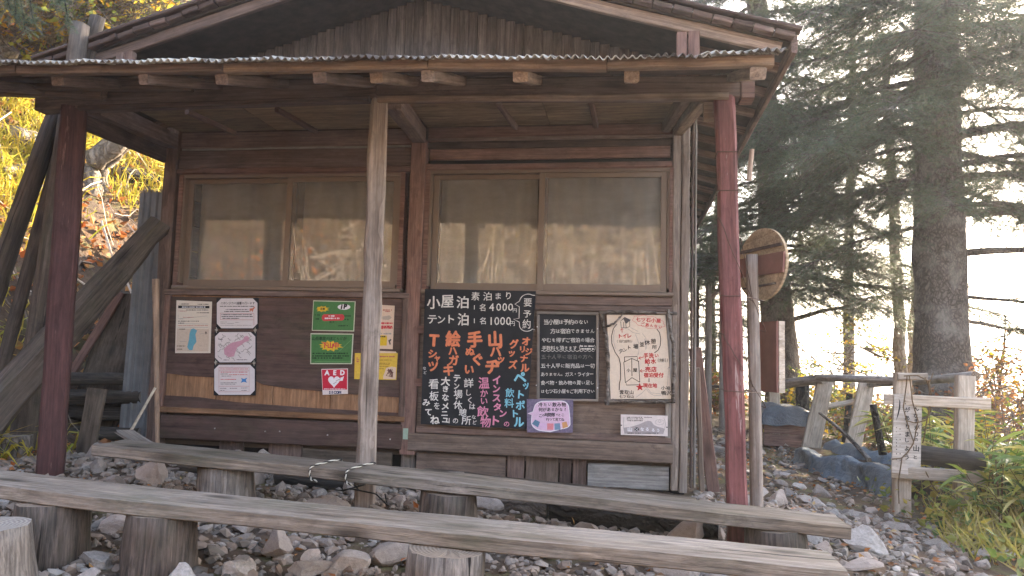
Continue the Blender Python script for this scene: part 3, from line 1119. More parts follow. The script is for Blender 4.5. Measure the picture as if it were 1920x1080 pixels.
def spread(parts, name, mat, parent):
    """Prints that stand apart become parts of their own; neighbours stay one part."""
    n = len(parts)
    lo = np.array([p[0].min(0) for p in parts])
    hi = np.array([p[0].max(0) for p in parts])
    sz = (hi - lo).max(1)
    own = list(range(n))
    def find(i):
        while own[i] != i:
            i = own[i]
        return i
    for i in range(n):
        for j in range(i + 1, n):
            g = np.maximum(0, np.maximum(lo[i] - hi[j], lo[j] - hi[i]))
            if math.sqrt((g ** 2).sum()) < max(.014, .4 * max(sz[i], sz[j])):
                own[find(j)] = find(i)
    for c in sorted({find(i) for i in range(n)}):
        A = Acc()
        for i in range(n):
            if find(i) == c:
                A.add(*parts[i])
        A.obj(name, mat, parent)


def text(sh, name, items, mat, parent, y, bold=0.0, wob=3.0, wide=1.0):
    parts = []
    for it in items:
        ch, u, v, size = it[:4]
        rot = it[4] if len(it) > 4 else 0
        V, F = glyph(ch, 0.0)
        if not len(V):
            continue
        s = sh.scale(u, v) * size * 1.02
        a = math.radians(rot + random.uniform(-wob, wob))
        k = random.uniform(.96, 1.05)
        x = V[:, 0] * s * wide * k
        z = V[:, 1] * s / k
        c0 = sh.at(u, v)
        P = np.stack([c0[0] + x * math.cos(a) - z * math.sin(a), np.full(len(x), y), c0[1] + x * math.sin(a) + z * math.cos(a)], -1)
        VV, FF = [P], [F]
        for q in range(6 if bold else 0):          # a broader pen
            t = q * math.pi / 3
            VV.append(P + np.array([math.cos(t) * bold * s * 1.5, .00004 * (q + 1), math.sin(t) * bold * s * 1.5]))
            FF.append(F + len(P) * (q + 1))
        parts.append((np.concatenate(VV), np.concatenate(FF)))
    if parts:
        spread(parts, name, mat, parent)


def row(s, u0, u1, v, size, rise=0.0, pitch=None):
    """characters of s spread from u0 to u1"""
    n = len(s)
    out = []
    for i, ch in enumerate(s):
        if ch == ' ':
            continue
        t = (i + .5) / n
        out.append((ch, u0 + (u1 - u0) * t, v + rise * t, size * (.8 if ch in 'はのをにできませんいるなどくしたりれ' else 1.0)))
    return out


def strokes(sh, name, lines, mat, parent, y, w):
    """Drawn lines: flat ribbons, w wide in crop units."""
    parts = []
    for ln in lines:
        P = np.array([sh.at(u, v) for u, v in ln])
        ww = sh.scale(*ln[0]) * w / 2
        T = np.gradient(P, axis=0)
        T /= np.linalg.norm(T, axis=1)[:, None] + 1e-9
        N = np.stack([-T[:, 1], T[:, 0]], -1) * ww
        L, R = P + N, P - N
        n = len(P)
        V = np.concatenate([np.stack([L[:, 0], np.full(n, y), L[:, 1]], -1), np.stack([R[:, 0], np.full(n, y), R[:, 1]], -1)])
        i = np.arange(n - 1)
        parts.append((V, np.stack([i, i + n, i + n + 1, i + 1], -1)))
    spread(parts, name, mat, parent)


def patch(sh, name, pts, mat, parent, y):
    """Flat printed area with its outline in crop units."""
    P = [sh.at(u, v) for u, v in pts]
    a = sum(P[i][0] * P[(i + 1) % len(P)][1] - P[(i + 1) % len(P)][0] * P[i][1] for i in range(len(P)))
    f = tuple(range(len(P)))
    return link(name, pd_mesh(name, [(x, y, z) for x, z in P], [f if a > 0 else f[::-1]], mat), Matrix.Identity(4), parent)


def dashes(sh, name, rows, mat, parent, y, h, seed=1):
    """Small print too fine to read: broken lines of marks."""
    r = random.Random(seed)
    parts = []
    for (u0, u1, v) in rows:
        u = u0
        while u < u1:
            w = r.uniform(.5, 1.4) * h
            hh = h * r.uniform(.6, 1.0)
            a, b = sh.at(u, v - hh / 2), sh.at(min(u + w, u1), v + hh / 2)
            parts.append((np.array([(a[0], y, a[1]), (a[0], y, b[1]), (b[0], y, b[1]), (b[0], y, a[1])]), np.array([(0, 1, 2, 3)])))
            u += w + h * r.choice((.18, .2, .25, .7))
    spread(parts, name, mat, parent)


def board(sh, name, pts, y, th, mat, label, cat, group=None):
    o = prism(name, [sh.at(u, v) for u, v in pts], y, y + th, mat)
    return tag(o, label, cat, group)


def arc(cx, cy, rx, ry, a0, a1, n=24):
    return [(cx + rx * math.cos(math.radians(a)), cy + ry * math.sin(math.radians(a))) for a in np.linspace(a0, a1, n)]


def star(cx, cy, rx, ry, n, inner, seed=0):
    r = random.Random(seed)
    return [(cx + rx * k * math.cos(a), cy + ry * k * math.sin(a)) for i in range(n * 2) for a in [math.pi * i / n] for k in [(1 if i % 2 else inner) * r.uniform(.85, 1.05)]]


CH_W, CH_O = ink('chalk_white', (.62, .6, .57), var=.3), ink('chalk_orange', (.62, .2, .1), var=.2)
CH_P, CH_C = ink('chalk_pink', (.62, .24, .36), var=.2), ink('chalk_cyan', (.2, .5, .62), var=.2)
CH_D = ink('chalk_dim', (.16, .155, .15), var=.3)
RED, BLK, GRY = ink('red_ink', (.5, .035, .04)), ink('black_ink', (.02, .018, .02)), ink('grey_ink', (.3, .28, .27))
PAPER, PAPER2, CREAM = ink('paper', (.62, .55, .47), var=.06), ink('laminate', (.6, .55, .56), .35, .05), ink('cream_paper', (.62, .47, .36), var=.08)


def menu_board():
    s = Sheet((790, 530, 3.859))
    b = board(s, 'menu_board', [(50, 52), (838, 70), (770, 1050), (20, 1015)], -.088, .022, M['black'], 'large black board with prices and goods handwritten in white, orange, pink and blue', 'menu board')
    y = -.0895
    w1 = [('小', 112, 150, 95), ('屋', 210, 142, 95), ('泊', 318, 148, 92), ('テ', 102, 270, 72), ('ン', 168, 272, 64), ('ト', 238, 268, 70), ('泊', 322, 270, 88)]
    w2 = [('素', 410, 105, 62), ('泊', 495, 106, 66), ('ま', 572, 104, 52), ('り', 645, 102, 58), ('1', 402, 185, 44), ('名', 460, 185, 52), ('円', 690, 206, 32), ('1', 402, 280, 48), ('名', 462, 280, 52), ('円', 673, 300, 38)]
    w2 += [(c, u, 183, 74) for c, u in zip('4000', (525, 575, 618, 660))] + [(c, u, 282, 78) for c, u in zip('1000', (522, 562, 603, 645))]
    w2 += [('要', 782, 150, 62), ('予', 778, 232, 58), ('約', 773, 303, 66)]
    text(s, 'white_lettering', w1, CH_W, b, y, .012)
    text(s, 'white_lettering', w2, CH_W, b, y, .004)
    strokes(s, 'bubble_outline', [[(835, 100)] + arc(785, 150, 62, 60, -60, -170, 10) + [(690, 162), (722, 180), (720, 262), (680, 268), (722, 290)] + arc(775, 310, 52, 45, 170, 40, 10) + [(835, 345)]], CH_W, b, y, 5)
    o = [('T', 115, 420, 110), ('シ', 105, 515, 66), ('ャ', 138, 548, 52), ('ツ', 108, 605, 78), ('絵', 250, 408, 108), ('ハ', 248, 495, 66), ('ガ', 255, 560, 74), ('キ', 218, 630, 84), ('手', 405, 412, 112), ('ぬ', 372, 498, 66),
         ('ぐ', 425, 555, 92), ('い', 366, 628, 74), ('山', 550, 410, 112), ('バ', 555, 495, 84), ('ッ', 592, 556, 60), ('ヂ', 532, 608, 108), ('グ', 685, 445, 66), ('ッ', 668, 512, 58), ('ズ', 677, 590, 64),
         ('オ', 770, 425, 64), ('リ', 745, 483, 52), ('ジ', 790, 500, 56), ('ナ', 755, 550, 58), ('ル', 762, 615, 66)]
    text(s, 'orange_lettering', o, CH_O, b, y, .03, 4)
    text(s, 'blue_lettering', [('ペ', 725, 685, 92, 12), ('ッ', 770, 742, 58, 20), ('ト', 735, 805, 68), ('ボ', 730, 880, 68), ('ト', 695, 940, 60), ('ル', 720, 1000, 76)], CH_C, b, y, .026, 4)
    text(s, 'blue_lettering', [('飲', 655, 792, 64), ('料', 650, 865, 68)], CH_C, b, y, .01)
    text(s, 'pink_lettering', [('イ', 560, 700, 66), ('ン', 560, 765, 60), ('ス', 560, 830, 62), ('タ', 565, 892, 60), ('ン', 607, 940, 58), ('ト', 556, 990, 76)], CH_P, b, y, .026)
    text(s, 'pink_lettering', [('の', 632, 1015, 44), ('温', 470, 722, 82), ('か', 472, 795, 58), ('い', 472, 852, 56), ('飲', 462, 925, 80), ('物', 482, 1000, 78)], CH_P, b, y, .012)
    text(s, 'white_lettering', [('大', 197, 710, 64), ('き', 197, 765, 48), ('な', 197, 825, 52), ('メ', 195, 888, 58), ('ニ', 190, 940, 50), ('ュ', 196, 984, 58), ('ー', 226, 990, 40, 90), ('テ', 278, 690, 56), ('ン', 276, 745, 46),
                                  ('て', 75, 930, 54), ('み', 60, 862, 54), ('ね', 122, 985, 66)], CH_W, b, y, .022)
    text(s, 'white_lettering', [('看', 112, 730, 74), ('板', 115, 815, 68), ('を', 135, 885, 50), ('詳', 362, 722, 68), ('し', 362, 792, 48), ('く', 370, 845, 50), ('は', 388, 890, 46), ('な', 398, 965, 32), ('ど', 405, 1003, 32),
                                  ('場', 287, 800, 62), ('・', 276, 838, 60), ('休', 285, 878, 62), ('憩', 320, 930, 54), ('所', 345, 988, 68), ('の', 268, 992, 44), ('な', 47, 618, 24), ('ど', 52, 648, 24)], CH_W, b, y, .008)


def chalk_board():
    s = Sheet((1005, 580, 6.352))
    b = board(s, 'chalkboard', [(36, 30), (752, 48), (740, 1075), (42, 1062)], -.047, .012, M['black'], 'black board covered in rows of small white chalk writing, in a thin wooden frame', 'chalkboard')
    e = .018
    def rail(p, q):
        a, c = s.at(*p), s.at(*q)
        beam('frame', (a[0], -.049, a[1]), (c[0], -.049, c[1]), .026, e, M['grey_wood'], b, up=(0, 0, 1) if abs(a[0] - c[0]) > abs(a[1] - c[1]) else (1, 0, 0), jit=.0015, bev=.003)
    rail((24, 42), (750, 58))
    rail((30, 1068), (742, 1082))
    rail((40, 70), (34, 1050))
    rail((738, 75), (732, 1065))
    y = -.0485
    L = [row('当小屋は予約のない', 100, 630, 155, 66), row('方は宿泊できません', 180, 705, 262, 64), row('やむを得ずご宿泊の場合', 76, 702, 368, 58), row('手数料を頂きます', 80, 495, 462, 54),
         row('五十人平に販売品は一切', 66, 705, 672, 58), row('ありません。ガス・ライター', 66, 690, 772, 52), row('食べ物・飲み物の買い足し', 66, 700, 872, 54), row('は七ツ石小屋をご利用下さい', 66, 705, 972, 52)]
    for i, l in enumerate(L):
        text(s, 'chalk_lettering', l, CH_W, b, y, .004, 5)
    text(s, 'chalk_lettering', row('五十人平に宿泊の方へ', 70, 680, 566, 58), CH_D, b, y, .004, 5)
    dashes(s, 'small_print', [(535, 690, 440), (535, 690, 472)], CH_W, b, y, 20)
    strokes(s, 'bracket', [arc(545, 457, 22, 34, 110, 250, 8), arc(690, 457, 18, 34, -70, 70, 8)], CH_W, b, y, 5)
    strokes(s, 'underline', [[(u, 497 + 6 * math.sin(u * .13)) for u in range(72, 700, 8)]], CH_W, b, y, 5)
    for (u, v) in ((27, 212), (738, 235), (18, 900), (738, 930)):
        p = s.at(u, v)
        A = Acc()
        A.box((p[0], -.066, p[1]), (.007, .006, .007))
        A.obj('pin', ink('white_pin', (.7, .7, .68)), b)


def map_board():
    s = Sheet((1130, 585, 6.35))
    bk = board(s, 'map_board', [(52, 40), (740, 42), (815, 1028), (98, 1030)], -.07, .012, ink('map_paper', (.66, .55, .44), .8, .06), 'cream hand drawn map of the hut grounds in red and black, framed with bare branches', 'map board')
    y = -.0715
    strokes(s, 'path_line', [[(172, 148), (130, 200), (108, 290), (112, 380), (150, 480), (195, 545), (213, 620), (215, 790), (200, 850), (198, 925)], [(640, 208), (672, 250), (685, 320), (680, 400), (655, 455), (612, 487)]], BLK, bk, y, 9)
    strokes(s, 'hut_outline', [[(258, 535), (410, 530), (413, 575)], [(258, 535), (262, 590)], [(250, 598), (345, 552), (430, 590)], [(345, 552), (348, 760)], [(252, 598), (270, 838)], [(425, 580), (440, 832)], [(270, 838), (348, 778), (440, 832)], [(280, 845), (282, 865), (430, 862)]], BLK, bk, y, 7)
    patch(s, 'drawn_roof', [(205, 120), (262, 65), (335, 100), (275, 150), (250, 92)], ink('dark_grey_ink', (.09, .08, .08)), bk, y)
    strokes(s, 'toilet_outline', [[(215, 120), (222, 190), (280, 195), (322, 178), (320, 105)], [(276, 150), (280, 195)], [(250, 125), (252, 190)]], BLK, bk, y, 6)
    strokes(s, 'trail', [[(145, 215), (130, 300), (135, 360), (155, 440)], [(295, 200), (360, 250), (440, 265)], [(330, 190), (420, 235)], [(390, 270), (425, 370), (430, 470), (415, 520)], [(470, 260), (510, 310), (520, 440)], [(495, 320), (508, 450)], [(765, 870), (780, 650), (765, 680)], [(780, 650), (795, 680)], [(795, 870), (790, 690)], [(515, 905), (470, 955), (395, 1010)], [(515, 905), (545, 950), (600, 985), (690, 990)], [(530, 900), (570, 955), (690, 970)]], GRY, bk, y, 4)
    rd = row('七ツ石小屋', 392, 690, 92, 55, 20) + row('ごあんない', 450, 705, 148, 50, 35) + [('ト', 212, 290, 58), ('イ', 262, 288, 60), ('レ', 318, 286, 60)]
    rd += row('手洗い', 480, 670, 520, 62) + row('給水', 495, 635, 585, 64) + row('売店', 500, 640, 680, 66) + row('宿泊受付', 485, 720, 748, 58) + row('現在地', 478, 645, 870, 54) + [('★', 440, 885, 95)]
    text(s, 'red_lettering', rd, RED, bk, y, .022, 4)
    bl = [('テ', 220, 470, 62), ('ン', 265, 455, 50), ('ト', 318, 425, 56), ('場', 392, 412, 62), ('並', 465, 385, 60), ('休', 528, 365, 66), ('憩', 600, 350, 62), ('所', 612, 420, 56), ('小', 308, 692, 46), ('屋', 385, 690, 52)]
    bl += row('雲取山', 198, 372, 950, 52) + row('七ツ石山', 196, 372, 998, 42) + row('小袖', 690, 800, 900, 52) + row('鴨沢', 692, 808, 958, 58)
    text(s, 'black_lettering', bl, BLK, bk, y, .012, 4)
    text(s, 'black_lettering', row('(協力金制)', 160, 362, 350, 38) + row('(無料)', 640, 780, 575, 50), BLK, bk, y, .0, 4)
    strokes(s, 'red_arrow', [[(232, 250), (230, 200)], [(215, 222), (230, 198), (246, 215)], [(485, 535), (425, 552)], [(448, 530), (425, 552), (455, 562)], [(500, 698), (442, 700)], [(465, 680), (442, 700), (470, 716)]], RED, bk, y, 7)
    strokes(s, 'red_cloud', [[(355 + 0 * a, 60) if False else (545 + (185 + 9 * math.sin(a * 9)) * math.cos(a), 125 + (70 + 6 * math.sin(a * 9)) * math.sin(a) + .18 * 185 * math.cos(a)) for a in np.linspace(0, 6.283, 70)]], ink('pale_red_ink', (.6, .2, .18)), bk, y, 5)
    strokes(s, 'black_tick', [[(538, 618), (538, 640)], [(548, 785), (548, 830)]], BLK, bk, y, 9)
    # branch frame
    def twig(pts, r):
        P = np.array([[s.at(*p)[0], yy, s.at(*p)[1]] for p, yy in pts])
        t = np.linspace(0, 1, len(P))
        tt = np.linspace(0, 1, 16)
        Q = np.stack([np.interp(tt, t, P[:, i]) for i in range(3)], -1) + rng.normal(0, .0018, (16, 3))
        A = Acc()
        A.tube(Q, r * (1 + .14 * rng.normal(0, 1, 16)), 7)
        A.obj('frame_branch', M['bark_log'], bk, smooth=True)
    twig([((45, 180), -.09), ((150, 140), -.1), ((260, 10), -.085)], .007)
    twig([((770, -20), -.085), ((800, 250), -.095), ((830, 380), -.085), ((850, 700), -.09), ((822, 1080), -.085)], .011)
    twig([((-15, 40), -.07), ((50, 300), -.075), ((70, 650), -.07), ((60, 1100), -.075)], .013)
    twig([((-40, 15), -.075), ((300, 5), -.085), ((880, 25), -.075)], .011)
    twig([((20, 1055), -.075), ((400, 1060), -.085), ((860, 1058), -.075)], .012)


def small_notices():
    # speech bubble notice
    s = Sheet((985, 740, 14.4))
    b = board(s, 'bubble_notice', [(85, 95), (1320, 120), (1300, 990), (95, 985)], -.092, .003, ink('violet_card', (.16, .13, .2), .7, .35), 'purple card with a pink speech bubble and five coloured drink pictures', 'notice')
    y = -.0935
    pts = arc(1010, 330, 200, 190, -90, 0, 8) + [(1240, 600)] + arc(1010, 760, 235, 130, 0, 80, 8) + [(700, 975)] + arc(520, 700, 320, 250, 95, 180, 8) + [(205, 600), (215, 520), (105, 480), (245, 430)] + arc(540, 330, 260, 185, 190, 270, 8)
    patch(s, 'bubble_edge', pts, ink('white_ink', (.72, .7, .74)), b, y)
    patch(s, 'bubble', [(700 + (u - 700) * .965, 560 + (v - 560) * .95) for u, v in pts], ink('pink_ink', (.62, .44, .58)), b, y - .0006)
    text(s, 'lettering', row('冷たい飲み物', 390, 1130, 245, 118) + row('何があるかな?', 400, 1160, 375, 110) + [('こ', 450, 540, 95), ('の', 530, 530, 70), ('時', 615, 515, 105), ('間', 700, 515, 105), ('帯', 790, 515, 105)] + [('の', 890, 510, 60), ('と', 955, 520, 75), ('こ', 1040, 520, 80)] + row('行って見てね', 600, 1080, 640, 84), BLK, b, y - .0012, .02, 4)
    for (q, c) in (([(225, 755), (310, 640), (440, 705), (385, 850)], (.1, .2, .3)), ([(440, 740), (600, 735), (590, 895), (420, 860)], (.62, .42, .6)), ([(630, 740), (800, 745), (790, 915), (625, 910)], (.62, .22, .25)), ([(820, 745), (970, 735), (985, 910), (825, 915)], (.17, .27, .38)), ([(1020, 720), (1140, 690), (1185, 830), (1040, 880)], (.55, .28, .12))):
        patch(s, 'drink_picture', q, ink('drink_%02d_%02d' % (c[0] * 99, c[1] * 99), c), b, y - .0012)
    # white notice with a mountain
    s = Sheet((1155, 768, 18.28))
    b = board(s, 'mountain_notice', [(165, 140), (1755, 185), (1755, 880), (165, 830)], -.064, .003, ink('white_card', (.64, .57, .55)), 'small white printed card with a grey mountain drawing, low on the wall below the map', 'notice')
    y = -.0652
    patch(s, 'mountain_print', [(255, 590), (560, 545), (800, 470), (950, 400), (1080, 352), (1190, 370), (1290, 500), (1420, 560), (1600, 600), (1650, 640), (1600, 800), (300, 790)], ink('mid_grey_ink', (.36, .32, .32)), b, y)
    strokes(s, 'border_line', [[(270, 230), (258, 400), (262, 620), (300, 790)], [(1640, 280), (1680, 450), (1650, 640), (1590, 810)]], GRY, b, y - .0005, 14)
    dashes(s, 'small_print', [(370, 910, 238), (960, 1220, 240), (370, 920, 292), (380, 915, 352)], ink('dark_grey_ink', (.09, .08, .08)), b, y - .0005, 34, 3)
    dashes(s, 'small_print', [(390, 1450, 775)], ink('dark_grey_ink', (.09, .08, .08)), b, y - .0005, 44, 5)
    text(s, 'lettering', [('山', 475, 640, 170), ('な', 890, 640, 130), ('る', 1060, 640, 130), ('る', 1260, 670, 120), ('う', 1430, 680, 120)], ink('white_ink', (.72, .7, .74)), b, y - .0006, .02)
    patch(s, 'badge', arc(705, 645, 72, 66, 0, 345, 20), BLK, b, y - .0008)
    strokes(s, 'badge_cross', [[(665, 610), (705, 655), (745, 610)], [(665, 690), (705, 645), (745, 690)]], ink('white_ink', (.72, .7, .74)), b, y - .0011, 16)
    strokes(s, 'cloud_line', [arc(1480, 400, 150, 90, 0, 345, 26), arc(1480, 370, 50, 40, 0, 345, 14)], GRY, b, y - .0006, 10)
    for (u, v) in ((188, 505), (1728, 572)):
        patch(s, 'pin', arc(u, v, 26, 22, 0, 330, 10), BLK, b, y - .001)

    # cream notice with a blue map
    s = Sheet((310, 540, 5.143))
    b = board(s, 'paper_notice', [(135, 122), (475, 135), (460, 628), (122, 628)], -.036, .0025, PAPER, 'cream printed paper with a black title bar and a blue area map', 'notice', )
    y = -.0375
    patch(s, 'title_bar', [(152, 172), (452, 176), (452, 200), (152, 198)], BLK, b, y)
    dashes(s, 'small_print', [(190, 415, 187)], ink('white_ink', (.72, .7, .74)), b, y - .0004, 11, 2)
    dashes(s, 'small_print', [(165, 255, 158), (340, 445, 160), (230, 440, 215), (330, 448, 242), (152, 270, 322), (155, 210, 340), (280, 350, 322), (165, 225, 398), (140, 220, 560), (140, 190, 590)], BLK, b, y, 9, 4)
    dashes(s, 'small_print', [(155, 240, 225), (200, 300, 285), (150, 440, 365)], ink('red_brown_ink', (.4, .12, .1)), b, y, 7, 4)
    strokes(s, 'rule_line', [[(155, 300), (430, 272)], [(152, 262), (152, 300), (200, 302)], [(150, 345), (440, 350)], [(148, 380), (440, 382)], [(360, 445), (400, 440)], [(165, 517), (235, 515)], [(355, 560), (380, 558)]], GRY, b, y, 3)
    patch(s, 'map_ground', [(140, 392), (448, 398), (442, 612), (132, 612)], ink('map_tint', (.52, .42, .34)), b, y + .0004)
    patch(s, 'blue_area', [(275, 400), (300, 390), (335, 412), (318, 450), (328, 520), (300, 560), (290, 600), (258, 600), (240, 570), (255, 500), (262, 440)], ink('map_blue', (.12, .32, .4)), b, y - .0004)
    strokes(s, 'north_mark', [[(410, 440), (418, 420), (428, 442)], [(418, 420), (418, 448)]], BLK, b, y, 5)

    # three laminated sheets hung one below another
    def octo(u0, u1, v0, v1, c):
        return [(u0 + c, v0), (u1 - c, v0), (u1, v0 + c), (u1, v1 - c), (u1 - c, v1), (u0 + c, v1), (u0, v1 - c), (u0, v0 + c)]
    y0 = -.038
    for k, (u0, u1, v0, v1, lab) in enumerate(((522, 915, 102, 392, 'white laminated sheet of printed text with an orange deer, topmost of the three tied sheets'),
                                               (505, 895, 425, 718, 'laminated relief map with a pink marked area, between two tied text sheets'),
                                               (498, 890, 738, 1030, 'laminated notice with boxed red text and a blue star, lowest of three tied sheets'))):
        b = board(s, 'laminated_sheet', [(u0 - 2, v0 - 2), (u1 + 8, v0 - 2), (u1 + 4, v1 + 4), (u0 - 4, v1 + 4)], y0, .004, M['black'], lab, 'notice', 'tied laminated sheets')
        y = y0 - .0012
        patch(s, 'paper', octo(u0 + 2, u1 - 2, v0 + 2, v1 - 2, 44), PAPER2, b, y)
        y -= .0008
        if k == 0:
            text(s, 'lettering', row('ニホンジカの捕獲を行います', 560, 890, 150, 27), BLK, b, y, .01, 0)
            dashes(s, 'small_print', [(555, 880, 180), (610, 825, 212), (595, 835, 230), (570, 860, 260), (570, 870, 278), (580, 740, 296)], BLK, b, y, 9, 8)
            dashes(s, 'small_print', [(555, 620, 330), (560, 690, 345), (700, 740, 335), (560, 860, 362)], GRY, b, y, 7, 9)
            strokes(s, 'box_line', [[(558, 245), (880, 250)], [(880, 250), (880, 362)], [(558, 245), (558, 308)], [(558, 308), (880, 310)]], ink('red_brown_ink', (.4, .12, .1)), b, y, 3)
            patch(s, 'deer_print', [(838, 202), (868, 198), (884, 180), (890, 196), (878, 206), (872, 222), (866, 240), (862, 222), (848, 222), (846, 240), (838, 222)], ink('deer_ink', (.5, .16, .1)), b, y)
        elif k == 1:
            rr = random.Random(5)
            ln = []
            for i in range(46):
                u, v = rr.uniform(u0 + 20, u1 - 60), rr.uniform(v0 + 16, v1 - 50)
                a = rr.choice((.9, -.8, .6))
                q = [(u + t * 34, v + a * t * 34 + 5 * math.sin(t * 8 + i)) for t in np.linspace(0, 1, 7)]
                ln.append(q)
            strokes(s, 'relief_line', ln, GRY, b, y, 6)
            patch(s, 'pink_area', [(640, 668), (598, 640), (592, 590), (620, 560), (670, 528), (740, 512), (775, 500), (790, 470), (815, 462), (838, 480), (830, 512), (790, 525), (760, 550), (720, 575), (700, 625), (690, 660)], ink('map_pink', (.5, .27, .34)), b, y - .0006)
            dashes(s, 'small_print', [(590, 640, 694), (715, 820, 692), (540, 580, 495)], BLK, b, y - .0006, 8, 3)
        else:
            strokes(s, 'box_line', [[(545, 765), (835, 765), (835, 998), (545, 998), (545, 765)], [(548, 798), (835, 798)], [(548, 945), (835, 945)]], ink('red_brown_ink', (.4, .12, .1)), b, y, 3)
            dashes(s, 'small_print', [(560, 825, 780), (560, 820, 810), (640, 820, 835), (560, 710, 880)], RED, b, y, 8, 6)
            dashes(s, 'small_print', [(560, 630, 828), (570, 660, 848), (560, 715, 912), (560, 700, 925), (555, 615, 965), (650, 720, 965), (760, 825, 962), (555, 600, 985), (760, 810, 985)], ink('dark_grey_ink', (.09, .08, .08)), b, y, 7, 7)
            patch(s, 'blue_mark', star(785, 888, 46, 36, 4, .42, 3), ink('blue_ink', (.06, .2, .45)), b, y)
    for (u, v) in ((522, 405), (893, 408), (515, 715), (882, 722)):
        A = Acc()
        p = s.at(u, v)
        for dx, dz, ex, ez in ((0, .018, .003, -.022), (-.011, -.001, .012, .006), (-.006, -.008, .012, -.004)):
            A.tube([(p[0] + dx, -.043, p[1] + dz), (p[0] + (dx + ex) / 2, -.046, p[1] + (dz + ez) / 2), (p[0] + ex, -.043, p[1] + ez)], .0022, 5)
        t = A.obj('string_tie', M['rope_w'])
        tag(t, {522: 'white string knot between deer sheet and relief map, beside the cream blue map', 893: 'white string knot under the deer sheet, on the plywood side',
                515: 'white string knot above the blue star sheet, below the cream blue map', 882: 'white string knot above the blue star sheet, on the plywood side'}[u], 'string', 'string ties of the laminated sheets')

    # green posters, red sticker, cream and yellow posters
    s = Sheet((570, 550, 5.4))
    GRN = ink('poster_green', (.055, .17, .055), .45, .12)
    EDGE = ink('poster_edge', (.5, .52, .4), .5, .1)
    YEL = ink('poster_yellow', (.62, .4, .03))
    b = board(s, 'green_poster', [(115, 75), (540, 85), (525, 388), (100, 380)], -.037, .003, EDGE, 'green poster with a red oval and a white logo, above another green poster', 'poster', 'green posters')
    y = -.0382
    patch(s, 'green_print', [(121, 84), (532, 92), (518, 378), (108, 373)], GRN, b, y)
    patch(s, 'burst', star(208, 162, 72, 34, 9, .7, 1), YEL, b, y - .0006)
    text(s, 'lettering', row('注意', 185, 235, 160, 24), BLK, b, y - .0012, .02, 0)
    patch(s, 'red_oval', [(215, 215)] + arc(405, 246, 24, 32, -80, 80, 6) + arc(230, 250, 30, 34, 100, 260, 6), ink('poster_red', (.5, .05, .06)), b, y - .0006)
    dashes(s, 'small_print', [(270, 330, 232), (232, 380, 256)], ink('white_ink', (.72, .7, .74)), b, y - .0012, 16, 4)
    dashes(s, 'small_print', [(130, 180, 222), (140, 178, 262), (430, 505, 232), (430, 475, 268), (280, 335, 292), (368, 465, 330)], ink('dark_green_ink', (.015, .05, .02)), b, y - .0006, 16, 4)
    patch(s, 'logo_oval', arc(425, 142, 64, 28, 0, 345, 22), ink('white_ink', (.72, .7, .74)), b, y - .0006)
    text(s, 'logo_lettering', [('i', 402, 140, 62, -8), ('P', 440, 136, 62, -8)], BLK, b, y - .0012, .05, 0)
    b = board(s, 'green_poster', [(88, 405), (520, 410), (503, 716), (85, 716)], -.037, .003, EDGE, 'green poster with three large red characters on a yellow burst, above a red heart sign', 'poster', 'green posters')
    patch(s, 'green_print', [(96, 416), (510, 420), (494, 706), (94, 706)], GRN, b, y)
    patch(s, 'burst', star(290, 533, 128, 58, 12, .68, 2), YEL, b, y - .0006)
    text(s, 'lettering', row('山岳事故のほとんどが', 104, 452, 458, 36), ink('dark_green_ink', (.015, .05, .02)), b, y - .0006, .025, 0)
    text(s, 'red_lettering', row('下山中', 205, 372, 528, 60), ink('poster_red', (.5, .05, .06)), b, y - .0012, .03, 0)
    dashes(s, 'small_print', [(108, 462, 608), (105, 478, 634), (105, 425, 655)], ink('dark_green_ink', (.015, .05, .02)), b, y - .0006, 17, 6)
    strokes(s, 'crease', [[(130, 690), (300, 690), (490, 692)], [(372, 590), (500, 470)]], ink('poster_pale_green', (.12, .27, .1)), b, y - .0004, 5)
    b = board(s, 'red_sticker', [(196, 765), (462, 760), (462, 1015), (210, 1025)], -.037, .003, ink('white_card', (.64, .57, .55)), 'red square sign with a white heart and the letters AED', 'sign')
    patch(s, 'red_print', [(202, 772), (456, 768), (456, 972), (212, 976)], ink('sign_red', (.5, .02, .05), .4), b, y)
    text(s, 'lettering', [('A', 255, 803, 64), ('E', 333, 802, 62), ('D', 410, 802, 62)], ink('white_ink', (.72, .7, .74)), b, y - .0006, .035, 0)
    heart = [(325 + 62 * (math.sin(t) ** 3) * .95, 888 - 4.1 * (13 * math.cos(t) - 5 * math.cos(2 * t) - 2 * math.cos(3 * t) - math.cos(4 * t))) for t in np.linspace(0, 6.1, 36)]
    patch(s, 'heart', heart, ink('white_ink', (.72, .7, .74)), b, y - .0006)
    patch(s, 'flash', [(372, 862), (425, 838), (412, 882), (388, 886)], ink('white_ink', (.72, .7, .74)), b, y - .0007)
    strokes(s, 'heart_line', [[(318, 915), (350, 895), (345, 885), (395, 862)]], GRY, b, y - .001, 6)
    dashes(s, 'small_print', [(225, 440, 966)], ink('white_ink', (.72, .7, .74)), b, y - .0008, 9, 2)
    text(s, 'logo_lettering', [('S', 283, 1000, 34), ('E', 308, 1000, 30), ('C', 333, 1000, 34), ('O', 358, 1000, 34), ('M', 384, 1000, 36)], ink('navy_ink', (.02, .03, .1)), b, y - .0006, .04, 0)
    b = board(s, 'cream_poster', [(700, 115), (932, 128), (912, 566), (690, 560)], -.034, .0025, CREAM, 'cream poster with red characters partly hidden behind the weathered middle post', 'poster')
    y2 = -.0352
    dashes(s, 'small_print', [(815, 905, 172), (840, 890, 186)], ink('red_brown_ink', (.4, .12, .1)), b, y2, 13, 2)
